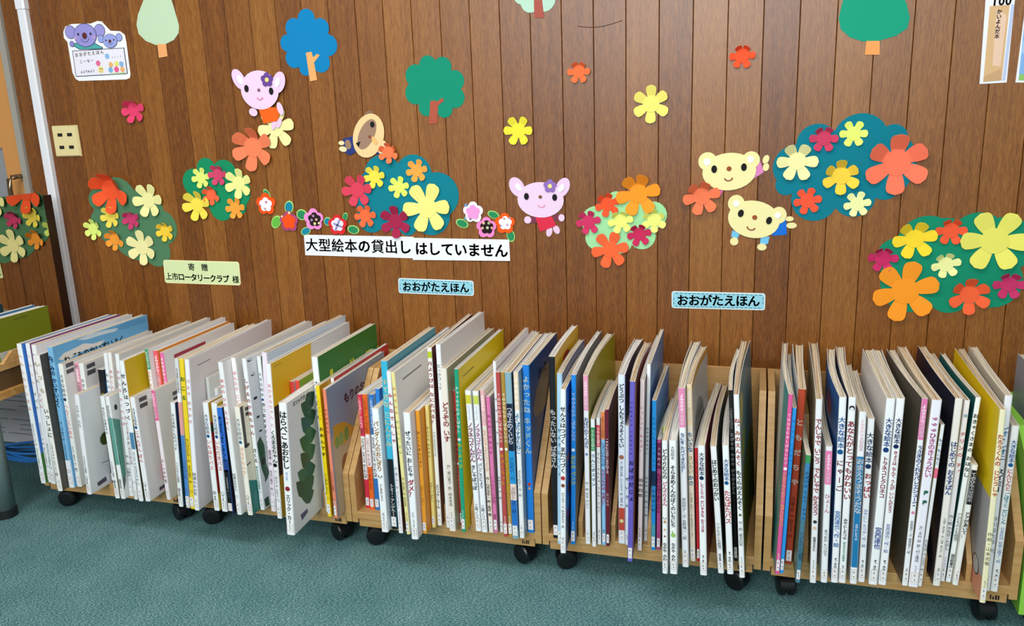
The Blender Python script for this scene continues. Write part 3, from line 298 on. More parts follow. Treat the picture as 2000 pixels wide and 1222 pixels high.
D75|-0.0098|-0.5420|0.0113|0.3831|0.3507|-0.0000|0.0356|f1f6f6|8a8c88|f1f6f6|.06-.24:3a9a58|うんこのえほん@.08-.23:e8f4e8;うんこダスマン@.26-.52:2a7aa0:b;ほるぷ出版@.88-.94:2a2a2e||short white book with a green capsule on its spine
D76|0.0024|-0.5275|0.0110|0.3817|0.3328|-0.0000|0.0370|ecebe6|9a7a74|ecebe6|.05-.22:d84a50|うんこのえほん@.07-.21:fff;うんこ・うんにょ・うんち・うんご@.26-.74:2a2a3a;ほるぷ出版@.88-.94:2a2a2e||short white book with a red capsule on its spine
D77|0.0156|-0.5270|0.0109|0.4019|0.2650|-0.0000|0.0440|8cc4ea|a8a49c|8cc4ea|0-.2:ee8a50|よみきかせ大型絵本@.03-.19:4a2010;しょくいんしつの@.22-.4:1a4a9a:b;たからものは なあに？@.42-.7:c02a7a:b;金の星社@.88-.94:222||light blue book with orange top and magenta title
D78|0.0274|-0.5309|0.0098|0.4106|0.3600|0.0000|0.0345|6a1a30|4a1424|6a1a30||100にんのサンタクロース@.2-.46:fff:b;谷口智則@.6-.7:f0d0d0||maroon book with white letters
D79|0.0631|-0.5081|0.0191|0.5042|0.3713|0.0022|0.0014|e2ecf4|3a3434|e2ecf4|.78-.92:c04a38|どうぶつ しんちょうそくてい@.05-.42:141414:b;文／聞かせ屋。けいたろう 絵／高畠 純@.5-.77:333|e:.5,.6,.1,.1,555;o:.475,a06a4a,.7;o:.86,d8d490,.6|thick pale blue book with bold black title and a red block at its foot
D80|0.0792|-0.5119|0.0105|0.3596|0.3600|0.0022|0.0035|e4edf4|a8b4c0|e4edf4||せいさん@.4-.7:2a3a7a:b||pale strip of a book behind the violet spine
D81|0.1004|-0.5984|0.0137|0.5175|0.3779|0.0130|0.0289|6a5fc0|82433a|6a5fc0||tupera tupera@.1-.4:2a2470;おばけだじょ@.42-.66:1a1448:b;さく tupera tupera@.7-.9:4a40a0;Gakken@.92-.97:1a1a6a:b||violet book with navy lettering reaching low in front
D82|0.1177|-0.5352|0.0118|0.5018|0.4572|0.0131|0.0193|efe0e0|8a6a58|efe0e0||いっしょに あそぼ？@.14-.42:c0708a;田中四郎@.56-.68:333:b;チャイルド本社@.86-.94:2a2a2e||pinkish white book right of the violet one
D83|0.1271|-0.4780|0.0100|0.5283|0.3799|0.0131|0.0164|eef4f8|5a86b4|eef4f8||おやすみなさい@.34-.5:222;なかや みわ 絵 作・絵@.62-.86:33363a||tall thin white book with a blue cover rising above the others
D84|0.1543|-0.5245|0.0115|0.4428|0.3290|-0.0000|-0.0000|1f8ed8|1c6aa4|1f8ed8|.46-.56:0e2a48,.56-.66:2f86c4,.82-.92:4a9ab0|おおはくちょうの そら@.1-.44:0f5a9a;手島圭三郎@.58-.74:1a4a7a|e:.4,.5,.2,.2,123a5a|bright blue book with dark navy bands on its spine, behind the dark pink one
D85|0.1682|-0.5208|0.0109|0.3313|0.3400|-0.0000|-0.0154|b04a84|2a2020|b04a84|.03-.26:6a1a4a|大型絵本@.06-.24:f0d0e0;おばけの地下室たんけん@.3-.66:7a1048:b;ひかりのくに@.84-.92:6a1a4a||dark pink book with plum lettering
D86|0.1802|-0.5000|0.0080|0.3610|0.2200|-0.0001|-0.0083|cfd838|2a2a24|cfd838||||lime-edged thin book standing back in the shadow
D87|0.1992|-0.6375|0.0139|0.3773|0.4600|-0.0116|-0.0042|f4f6f6|c8c4c8|f4f6f6||どんぐりむらの@.06-.28:222:b;どんぐりえん@.3-.48:d03a7a:b;なかや みわ@.76-.9:222:b|p:.58;e:.5,.5,.1,.1,bbb;o:.6,c09060,.55;o:.66,d8b890,.5;o:.71,8a6a5a,.4|white book with pink title and tiny acorn figures, beside the bean book
D88|0.2215|-0.6344|0.0190|0.3781|0.4600|-0.0181|0.0004|f4f7f6|c6c2b8|f4f7f6||大型絵本@.04-.14:44464a;そらまめくんの@.18-.42:161616:b;ぼくのいちにち@.42-.64:161616:b;なかや みわ@.76-.9:222:b|g:.7|white book with a round green bean on its spine
D89|0.2489|-0.5940|0.0169|0.5055|0.4502|-0.0345|-0.0193|eef2f5|aaa6a6|eef2f5|0-.21:e98ab8|よみきかせ大型絵本@.03-.2:fff;なにを たべてきたの？@.24-.46:1f5fa8:b;岸田衿子／文 長野博一／絵@.6-.84:36363e;佼成出版@.9-.94:33363a||white book with wide pink top band and blue title
D90|0.2656|-0.5590|0.0141|0.5044|0.3700|-0.0360|-0.0364|ece0cc|b0aca6|ece0cc|0-.22:f0d8ae|よみきかせ大型絵本@.03-.2:fff;ちいさな@.26-.37:2a86b8:b;きいろい@.39-.49:d8cf9a:b;かさ@.5-.56:2a86b8:b;にしまき かやこ・え もりひさし・さく@.6-.86:665|r:0,.96,1,1,e0a850;e:.5,.6,.3,.2,8a8a88|cream book with pale orange top and grey sketched cover
D91|0.2804|-0.5557|0.0080|0.3297|0.3844|-0.0360|-0.0391|c02028|8a1820|c02028||おばけのコックさん@.1-.5:2a1a1a||thin red book left of the big-king book
D92|0.2981|-0.6232|0.0177|0.3652|0.5159|-0.0342|-0.0381|f3f6f6|7a1420|f3f6f6||大きな絵本●@.05-.26:24477a:b;しりとりの だいすきな おうさま@.27-.66:c03a78:b;すずき出版@.84-.93:1e1e22:b||white book with magenta title and dark red cover
D93|0.3421|-0.6038|0.0153|0.3576|0.4991|-0.0787|-0.0188|f4f8f8|14301c|f4f8f8||はじめてのおつかい@.1-.42:161616:b;（こどものとも劇場）@.58-.82:2a2a2e;福音館書店@.84-.92:222:b||white book with plain black errand title and dark green cover
D94|0.3659|-0.6022|0.0163|0.3620|0.4491|-0.0605|-0.0095|f4f8f9|2a4a18|f4f8f9||大きな絵本●@.1-.3:2a7ab8:b;たなばたバス@.34-.6:e06a70:b;すずき出版@.82-.92:1e1e22:b||white book with loose pink and red lettering, right of the errand book
D95|0.3784|-0.5327|0.0100|0.4876|0.3918|-0.0570|-0.0295|17191b|0f1112|17191b||こどものとも絵本@.1-.22:888;三びきの やぎの がらがらどん@.24-.6:c8cccc:b||black-spined book with white letters behind the mouse-picnic one
D96|0.3963|-0.6133|0.0136|0.5037|0.5078|-0.0585|-0.0172|f4f8f9|4a7a8c|f4f8f9||ねずみのえんそく@.12-.38:cf5a4a:b;もぐらのえんそく@.4-.62:222:b;作・絵／藤本四郎@.68-.82:2a2a2e;チャイルド本社@.88-.94:333|r:0,0,1,.5,4a6a24;e:.2,.85,.15,.08,c8b03a;e:.3,.62,.2,.06,6a8a3a;o:.645,6a5a3a,.5|white book with red and black picnic title, last in the fourth cart
E97|0.4845|-0.5734|0.0108|0.4999|0.4768|0.0246|0.0013|e25a9a|b9b9b4|b6bab0||てのひらむかしばなし絵本@.1-.38:fce0ec;とんとんとんとん ひげじいさん@.42-.72:f8d060:b;チャイルド本社@.88-.95:fff|l:r:0,0,.25,1,2f9a9a;o:.40,fbf2f4,.8|hot pink book with yellow title, first in the last cart
E98|0.4955|-0.5662|0.0096|0.4620|0.4841|0.0265|-0.0043|2f9aea|8ab0c8|b8c4cc||おふろに こどもの うた@.06-.4:0f5ab8||sky-blue book between the hot pink and rust-red ones
E99|0.5133|-0.5168|0.0186|0.4958|0.4212|0.0265|-0.0266|b24428|b0b8a8|9aa8ac||ともだちや@.14-.56:f4eee4:b;内田麟太郎・作 降矢なな・絵@.6-.84:2a1410|e:.5,.5,.1,.1,888|rust-red book with white brush title
E100|0.5342|-0.6026|0.0116|0.3544|0.3664|0.0265|-0.0010|3f86b4|8a9a6a|6a7a5a|0-.06:3a9a50,.5-1:4a7a8c|おばけの てんぐ・ちゃん@.12-.5:1a2a6a;（こどものとも劇場）@.58-.84:1a3a5a||dim blue-green book with dark lettering behind the train book
E101|0.5713|-0.5953|0.0155|0.4986|0.5173|-0.0194|-0.0316|eef0f2|b8b0a0|a89878||でんしゃで いこう@.1-.34:b8404a:b;でんしゃで かえろう@.36-.62:b8404a:b;間瀬なおかた@.74-.82:333:b;チャイルド本社@.87-.94:333|o:.655,333338,.6;o:.69,d8c0a8,.6|white book with fanned pages and dark red train title
E102|0.5988|-0.5871|0.0159|0.3747|0.3907|-0.0194|-0.0135|f0f5f7|b8bcbc|c4c8c8|.03-.27:ee7ab4|よみきかせ大型絵本@.05-.26:fff;ひょーん@.34-.48:b04a70;まつおか たつひで@.6-.8:333||low white book with a pink label and tiny plum title
E103|0.6243|-0.5815|0.0167|0.5029|0.4291|-0.0154|-0.0136|f3f6f8|b4b4b0|1f5a9a||大きな絵本●@.1-.3:2a7ac0:b;にゃーご@.32-.5:9a5a5a:b;宮西達也／作・絵@.6-.8:3a8ad0:b;すずき出版@.86-.93:1e1e22:b|l:e:.4,.85,.12,.06,b03040|white book with blue series letters and deep blue cover
E104|0.6431|-0.5778|0.0172|0.5032|0.4518|-0.0093|-0.0205|f3f6f7|b8a898|3a4a5a||あなたがとってもかわいい@.12-.54:b84a54:b;みやにしたつや@.64-.76:111:b;読みきかせ大型絵本@.77-.88:2aa070:b;金の星社@.9-.95:222|o:.055,26262a,.75;o:.06,e8e8e8,.5|white book with a smiling face and thick red lettering
E105|0.6702|-0.5759|0.0168|0.4668|0.3950|-0.0125|-0.0054|f1f4f6|a8a098|b0a89c|.25-.9:1f7ab0|よみきかせ大型絵本@.04-.22:e8b8c0;おまえうまそうだな@.26-.58:fff:b;みやにしたつや@.64-.74:f4f4f4|e:.5,.5,.1,.1,999|white book with a long blue block and white title
E106|0.6906|-0.5627|0.0161|0.4457|0.3995|-0.0105|0.0002|f4f7f8|a8a098|d0ccc8||大きな絵本●@.08-.3:24477a:b;おっぱい@.32-.48:c8303a:b;みやにし たつや／作・絵@.54-.78:3a6ab8;すずき出版@.86-.93:1e1e22:b||white book with short red title, right of the blue block one
E107|0.7174|-0.5689|0.0201|0.5028|0.4290|0.0165|0.0040|f3f8f8|e0e0d8|cfcbc4||大きな絵本●@.1-.28:2a58a8:b;トラネコとクロネコ@.3-.52:a01c40:b;宮西達也@.68-.8:2a50b0:b;すずき出版@.86-.94:1e1e22:b|l:r:0,.62,.5,.8,aaa49c|thick white book with crimson two-cats title
E108|0.7397|-0.5648|0.0187|0.5029|0.4286|0.0165|0.0079|f5f8f9|d8cf5a|e8e8e4||大きな絵本●@.1-.26:2a3f80:b;きょうは なんて うんが いいんだろう@.27-.6:b02a44:b;宮西達也／作・絵@.66-.82:3a4ab0;すずき出版@.86-.94:1e1e22:b||thick white book with long crimson title, right of the two-cats one
E109|0.7941|-0.5557|0.0132|0.5027|0.4244|0.0163|0.0367|f2f5f8|8a8278|5a5450|0-.21:e87ab4|よみきかせ大型絵本@.03-.2:fff;うさぎのくれたバレエシューズ@.24-.56:2a4aa0:b;安房直子／文 南塚直子／絵@.64-.82:36363e;小峰書店@.9-.94:33363a|l:e:.5,.6,.3,.25,6a625a;o:.595,e08aa8,.6|white book with pink top band, ballet title and dark brown cover
E110|0.8130|-0.5578|0.0221|0.5016|0.4688|0.0305|0.0203|f2f2fb|4a4a40|c8b898||999ひきのきょうだい@.08-.4:d87ab0:b;文／木村 研 絵／村上康成@.66-.86:2a2a38;チャイルド本社@.88-.95:2a2a2e|e:.5,.5,.1,.1,999;d:.5|thick lavender-white book with curly pink title and green tadpoles
E111|0.8294|-0.5497|0.0084|0.4380|0.3823|0.0401|0.0255|f1f4f6|b8a010|b8a41a|.26-.32:f0708a|もこ もこもこ@.08-.24:3a8ac0:b;谷川俊太郎・作 元永定正・絵@.7-.9:2a2a38||slim white book with blue title and olive-yellow cover
E112|0.8699|-0.5384|0.0168|0.5023|0.4584|0.0191|0.0108|f1eee6|e0d8c8|1c2036||はじめての おるすばん@.22-.5:2a50a0:b;しみず みちを・文 山本 まつ子・絵@.62-.84:33363a;岩崎書店@.9-.95:33363a||cream book with blue title and midnight blue cover
E113|0.8876|-0.5128|0.0124|0.4901|0.4062|0.0323|0.0181|f2f1f2|0f4a54|b8b0a0||チリンの すず@.16-.4:e88a8a:b;作・絵 やなせ・たかし@.62-.82:2a2a2e;フレーベル館@.86-.93:3a5ac0|e:.5,.5,.1,.1,888;o:.08,9ab8c4,.7|white book with coral title and a small blue-grey face mark on top
E114|0.9015|-0.5136|0.0116|0.4995|0.3792|0.0497|0.0219|f3f8f5|e4e0d8|1a5a58||おきゃくさまの おはなし@.08-.42:1c1c1c:b;（こどものとも劇場）@.6-.78:2a2a2e;福音館書店@.84-.92:222:b||white book with black letters and dark teal cover
E115|0.9156|-0.5251|0.0128|0.3300|0.3941|0.0483|-0.0080|f1f2ec|a8a490|d0cfb8|.04-.32:1c1c20|てのひら大型絵本@.06-.3:e8e8e8;ドアがあいて…@.38-.6:222:b;ほるぷ出版@.88-.94:888||short white book with a black capsule on its spine
E116|0.9620|-0.5926|0.0129|0.4999|0.5146|-0.0054|-0.0345|f2edc4|c8b8a0|e8c80c||たろうくんの@.12-.28:d8503a:b;じどうしゃ@.3-.44:e0683a:b;作絵・山本忠敬@.62-.8:333;チャイルド本社@.88-.95:333|l:r:0,0,1,.55,aaa8a8;l:e:0.375,0.633,0.294,0.062,d8b80c;l:r:0,0,.45,.13,d88a70;l:e:0.392,0.323,0.126,0.145,1a1a1a;l:e:0.129,0.133,0.066,0.050,3a3a3e;l:e:0.129,0.133,0.052,0.043,b4b2b2;l:T:うしゃ,0.325,0.832,0.0379,b03a20|cream book with a big yellow and grey cover
E117|0.9834|-0.5341|0.0163|0.5155|0.4256|0.0015|-0.0382|eef0f2|d8d4cc|b0a898||レオ・レオニ@.14-.32:6aa0d0:b;スイミー@.36-.48:333:b;谷川俊太郎 訳@.6-.8:778|e:.5,.5,.1,.1,999|white book with a blue author line rising behind the cream one
E118|1.0007|-0.5335|0.0159|0.4407|0.3882|0.0117|-0.0699|f0f2ee|c8ccc0|b8b4a8||大きな絵本●@.08-.24:2a7ac0:b;にんじんと@.25-.38:e86a6a:b;ごぼうと だいこん@.39-.58:2a9ab0:b;日本民話 和歌山静子／絵@.6-.82:3a7ac8;すずき出版@.86-.94:1e1e22:b||white book with red and teal title, last in the row by the cart side
'''.strip().split('\n')
CARTS = [('A', -2.018, -1.4095, []), ('B', -1.4065, -0.7955, [-0.8842]), ('C', -0.793, -0.1755, [-0.4731, -0.3871]), ('D', -0.172, 0.444, [-0.0576, 0.0374, 0.1413]), ('E', 0.4495, 1.063, [0.5569, 0.8453, 0.9484])]
FLOWERS = [(-1.8347, 1.3849, 0.053, 'e0406a', 20, 70, 6, 'crimson pink paper flower alone on the wall below the koala card', -0.0027), (-1.3424, 1.2354, 0.0865, 'f08058', 10, 45, 6, 'large orange paper flower tucked under the cream one by the seated bunny', -0.0012), (-1.2381, 1.3007, 0.0747, 'eae6a2', 20, 0, 6, 'cream paper flower the orange-dressed bunny sits on', -0.006), (-0.8099, 1.208, 0.0392, 'f57a4c', 0, 50, 6, 'small orange paper flower held by the tan masked animal', -0.0105), (-0.3489, 1.2668, 0.0499, 'ecdf3e', 30, 20, 6, 'bright yellow paper flower alone above the red-dressed bunny', -0.002), (-0.1467, 1.4406, 0.0374, 'f2703f', 30, 55, 6, 'small orange paper flower on the wall right of the green lollipop tree', -0.0027), (0.0777, 1.3347, 0.0588, 'efe272', 0, 20, 6, 'pale yellow paper flower alone in the upper middle of the wall', -0.0034), (0.3435, 1.4623, 0.0388, 'f3552f', 30, 60, 6, 'red-orange paper flower high on the wall, left of the green drop tree', -0.0041), (0.2352, 1.0519, 0.0596, 'f07a52', 15, 50, 6, 'orange paper flower in front of the pink-bodied flying bear', -0.0085), (-1.994, 1.089, 0.0942, 'f4592e', 0, 60, 6, 'large red-orange paper flower on top of the dull green bush', -0.002), (-1.8249, 1.0488, 0.0682, 'efeaa0', 25, 15, 6, 'pale cream paper flower at the upper right of the dull green bush', -0.0027), (-2.013, 0.986, 0.0455, 'eed957', 20, 30, 6, 'yellow paper flower on the dull green bush under the red-orange one', -0.0034), (-1.9153, 0.9781, 0.0427, 'c73c6c', 10, 65, 6, 'crimson paper flower in the middle of the dull green bush', -0.0041), (-2.1034, 0.9373, 0.044, 'dff07c', 0, 30, 6, 'lime paper flower on the left edge of the dull green bush', -0.0048), (-2.0097, 0.8975, 0.0459, 'f19a36', 0, 50, 6, 'orange paper flower low on the dull green bush', -0.002), (-1.8867, 0.8664, 0.0702, 'f0e9a6', 0, 10, 6, 'big cream paper flower at the bottom of the dull green bush', -0.0027), (-1.767, 0.9313, 0.042, 'f2cc3c', 10, 50, 6, 'golden yellow paper flower on the right lobe of the dull green bush', -0.0034), (-1.5763, 1.1308, 0.04, 'e2ee78', 20, 15, 6, 'lime paper flower on the small green bush', -0.0041), (-1.5017, 1.1411, 0.0416, 'cf4468', 30, 40, 6, 'crimson paper flower at the top of the small green bush', -0.0048), (-1.4188, 1.1085, 0.0578, 'ecea92', 10, 20, 6, 'pale yellow paper flower on the right side of the small green bush', -0.002), (-1.5408, 1.0683, 0.0401, 'f1673f', 0, 55, 6, 'red-orange paper flower in the centre of the small green bush', -0.0027), (-1.609, 1.0306, 0.0621, 'f3dc50', 20, 35, 6, 'yellow paper flower at the lower left of the small green bush', -0.0034), (-1.4438, 1.0188, 0.0419, 'f5a13c', 25, 20, 6, 'orange paper flower at the lower right of the small green bush', -0.0041), (-0.8705, 1.1256, 0.0419, 'f1dc4c', 20, 25, 6, 'yellow paper flower at the upper left of the teal bush above the banner', -0.0048), (-0.7121, 1.1443, 0.0408, 'f5a445', 20, 15, 6, 'orange paper flower at the top right of the teal bush above the banner', -0.002), (-0.7825, 1.0896, 0.0396, 'e3f26a', 20, 15, 6, 'lime paper flower in the middle of the teal bush above the banner', -0.0027), (-0.9411, 1.0804, 0.0599, 'd94259', 25, 20, 6, 'large rose red paper flower on the left edge of the teal bush', -0.0034), (-0.6827, 1.019, 0.0881, 'efe986', 25, 8, 6, 'biggest pale yellow paper flower on the teal bush above the banner', -0.0041), (-0.9171, 0.9907, 0.0429, 'f26c3e', 25, 25, 6, 'small orange-red paper flower at the lower left of the teal bush', -0.0048), (-0.8048, 0.9712, 0.0595, 'a5264a', 0, 25, 6, 'dark red paper flower touching the banner below the teal bush', -0.002), (0.0388, 1.0612, 0.0732, 'f8982a', 20, 40, 6, 'large orange paper flower on top of the mint green bush', -0.0027), (-0.0595, 1.0292, 0.0424, 'f1562f', 10, 45, 6, 'red-orange paper flower at the upper left of the mint green bush', -0.0034), (-0.1219, 0.9713, 0.0415, 'cc3563', 20, 30, 6, 'crimson paper flower on the left edge of the mint green bush', -0.0041), (-0.0168, 0.9749, 0.0424, 'eef27c', 20, 55, 6, 'pale yellow paper flower in the centre of the mint green bush', -0.0048), (0.0892, 0.9784, 0.0417, 'e9f07e', 0, 45, 6, 'pale lime paper flower on the right edge of the mint green bush', -0.002), (0.0423, 0.9324, 0.0406, 'c62c58', 20, 50, 6, 'crimson paper flower at the lower right of the mint green bush', -0.0027), (-0.0522, 0.8815, 0.0623, 'f4673a', 20, 10, 6, 'large orange-red paper flower hanging from the bottom of the mint green bush', -0.0034), (0.5099, 1.1534, 0.0606, 'f0eaa8', 30, 35, 6, 'cream paper flower on the left lobe of the blue-green bush', -0.0041), (0.5808, 1.2187, 0.0415, 'cc3f60', 30, 50, 6, 'crimson paper flower at the top of the blue-green bush', -0.0048), (0.661, 1.2297, 0.0394, 'e6f474', 30, 10, 6, 'lime paper flower at the top right of the blue-green bush', -0.002), (0.7812, 1.1442, 0.0925, 'f9785a', 0, 35, 6, 'biggest coral paper flower on the right of the blue-green bush', -0.0027), (0.6345, 1.1095, 0.0567, 'f6d044', 0, 45, 6, 'golden yellow paper flower in the centre of the blue-green bush', -0.0034), (0.5442, 1.0363, 0.0414, 'f2573a', 20, 10, 6, 'red-orange paper flower at the lower left of the blue-green bush', -0.0041), (0.6828, 1.0267, 0.0389, 'eff2aa', 20, 10, 6, 'small pale cream paper flower at the bottom of the blue-green bush', -0.0048), (0.8446, 0.9245, 0.062, 'f9d834', 20, 40, 6, 'golden yellow paper flower on the upper left of the emerald bush', -0.002), (0.9383, 0.9492, 0.0434, 'f25b36', 30, 50, 6, 'red-orange paper flower at the top of the emerald bush', -0.0027), (1.0525, 0.9205, 0.0911, 'ebe66a', 30, 8, 6, 'biggest pale yellow paper flower on the right of the emerald bush', -0.0034), (0.763, 0.8671, 0.0438, 'c62c62', 30, 60, 6, 'crimson paper flower on the left edge of the emerald bush', -0.0041), (0.8299, 0.7678, 0.094, 'f99a28', 15, 8, 6, 'big orange paper flower at the lower left of the emerald bush', -0.0048), (0.9331, 0.8501, 0.0412, 'eff2a4', 15, 45, 6, 'small cream paper flower in the centre of the emerald bush', -0.002), (1.0023, 0.7618, 0.0603, 'f4653a', 0, 40, 6, 'orange-red paper flower at the bottom of the emerald bush', -0.0027), (1.1008, 0.7948, 0.0446, 'c63468', 30, 50, 6, 'crimson paper flower at the lower right of the emerald bush', -0.0034)]
BUSHES = [('4f7d5a', 'dull green paper bush at the left, above the yellow-green sign', [(-2.0841, 1.012, 0.45), (-2.0518, 1.0914, 0.3), (-1.8869, 1.0861, 0.22), (-1.7616, 1.0077, 0.38), (-1.7635, 0.8798, 0.45), (-1.8733, 0.8182, 0.14), (-1.9996, 0.859, 0.08), (-2.0853, 0.9151, 0.3)]), ('148a5c', 'small green paper bush between the dull green bush and the seated bunny', [(-1.5919, 1.161, 0.42), (-1.514, 1.1784, 0.32), (-1.4242, 1.1493, 0.3), (-1.3987, 1.0299, 0.35), (-1.4593, 1.0017, 0.4), (-1.5565, 1.0209, 0.15), (-1.6389, 1.0727, 0.45)]), ('0a7c8c', 'teal paper bush above the white banner', [(-0.9104, 1.1385, 0.34), (-0.7804, 1.1695, 0.36), (-0.6602, 1.1367, 0.42), (-0.6015, 0.9962, 0.36), (-0.7272, 0.9501, 0.35), (-0.7916, 0.939, 0.08), (-0.8573, 0.9494, 0.45), (-0.9452, 1.0106, 0.22)]), ('9fdca0', 'mint green paper bush right of the red-dressed bunny', [(-0.1292, 0.9362, 0.42), (-0.0811, 1.0194, 0.1), (-0.0543, 1.0586, 0.25), (-0.0116, 1.0583, 0.15), (0.076, 1.0352, 0.55), (0.0878, 0.9507, 0.45), (0.0177, 0.8973, 0.12), (-0.0022, 0.8737, 0.12), (-0.1027, 0.8808, 0.25)]), ('087a8c', 'blue-green paper bush at the upper right, beside the flying bears', [(0.5048, 1.2028, 0.36), (0.6092, 1.2384, 0.32), (0.7471, 1.2474, 0.3), (0.8057, 1.2158, 0.22), (0.7926, 1.0589, 0.2), (0.7319, 1.0445, 0.36), (0.6242, 1.0147, 0.46), (0.4996, 1.0595, 0.4), (0.4541, 1.0982, 0.3)]), ('118a68', 'emerald paper bush at the far right of the wall', [(0.7619, 0.8207, 0.32), (0.7992, 0.9272, 0.24), (0.9141, 0.9846, 0.1), (0.9558, 0.9774, 0.2), (1.0541, 0.9863, 0.42), (1.1246, 0.8431, 0.4), (1.0205, 0.7363, 0.05), (0.9985, 0.7279, 0.24), (0.899, 0.7309, 0.2), (0.7954, 0.7197, 0.12)])]
TREES = [('pale green drop-shaped paper tree at the top left', [('crown', 'poly', 'bdd3b2', [(-1.6618, 1.8624), (-1.6347, 1.8569), (-1.6221, 1.8019), (-1.6038, 1.7274), (-1.5918, 1.6664), (-1.598, 1.6408), (-1.6209, 1.6195), (-1.6624, 1.6061), (-1.6999, 1.6064), (-1.7416, 1.6229), (-1.7684, 1.6492), (-1.7718, 1.681), (-1.7592, 1.7152), (-1.7296, 1.7583), (-1.693, 1.8191)]), ('trunk', 'poly', 'e9a268', [(-1.6927, 1.6096), (-1.6556, 1.6075), (-1.6558, 1.5652), (-1.6939, 1.5619)])]), ('bright blue cloud-shaped paper tree with a tan trunk', [('crown', 'arcs', '0a7cb4', [(-1.115, 1.6567, 0.55), (-1.0512, 1.651, 0.42), (-1.0077, 1.6024, 0.5), (-1.0127, 1.5316, 0.42), (-1.0622, 1.4873, 0.25), (-1.0825, 1.4815, 0.4), (-1.1258, 1.5038, 0.42), (-1.168, 1.5549, 0.48), (-1.1596, 1.6114, 0.42)]), ('trunk', 'poly', 'e8a666', [(-1.0953, 1.5477), (-1.0734, 1.5498), (-1.0695, 1.5313), (-1.0526, 1.5421), (-1.0434, 1.5366), (-1.0673, 1.5144), (-1.0614, 1.4568), (-1.0895, 1.453)])]), ('green cloud-shaped paper tree with a red-brown trunk', [('crown', 'arcs', '128a6c', [(-0.6817, 1.4869, 0.4), (-0.6249, 1.4986, 0.42), (-0.5715, 1.4639, 0.42), (-0.5409, 1.4046, 0.42), (-0.5726, 1.3473, 0.4), (-0.6262, 1.3294, 0.0), (-0.6576, 1.3238, 0.32), (-0.69, 1.363, 0.42), (-0.7224, 1.4286, 0.42)]), ('trunk', 'poly', 'ad5440', [(-0.6491, 1.3714), (-0.6327, 1.3724), (-0.6275, 1.3673), (-0.6069, 1.3796), (-0.6001, 1.3712), (-0.6228, 1.3556), (-0.6299, 1.298), (-0.6593, 1.2973)])]), ('mint cloud-shaped paper tree cut off at the top of the picture', [('crown', 'blob', 'b2d4be', [(-0.3231, 1.6786, 0.0283), (-0.2973, 1.6558, 0.0314), (-0.2545, 1.6618, 0.0374), (-0.2325, 1.6943, 0.0371), (-0.2806, 1.7201, 0.0559), (-0.3386, 1.7096, 0.0314)]), ('trunk', 'poly', 'a8554a', [(-0.2856, 1.6609), (-0.2594, 1.6591), (-0.2543, 1.6063), (-0.2856, 1.6083)])]), ('green drop-shaped paper tree at the top right with an orange foot', [('crown', 'poly', '1a9c7a', [(0.6772, 1.687), (0.6982, 1.6853), (0.7243, 1.6635), (0.7535, 1.615), (0.7753, 1.5802), (0.7873, 1.5393), (0.7828, 1.5127), (0.7555, 1.494), (0.7101, 1.483), (0.6701, 1.4839), (0.6357, 1.4969), (0.61, 1.5205), (0.603, 1.5498), (0.6101, 1.5916), (0.6275, 1.6376), (0.6543, 1.6756)]), ('trunk', 'poly', 'f0a05c', [(0.6794, 1.4847), (0.7141, 1.4828), (0.7165, 1.4455), (0.6777, 1.4475)])])]
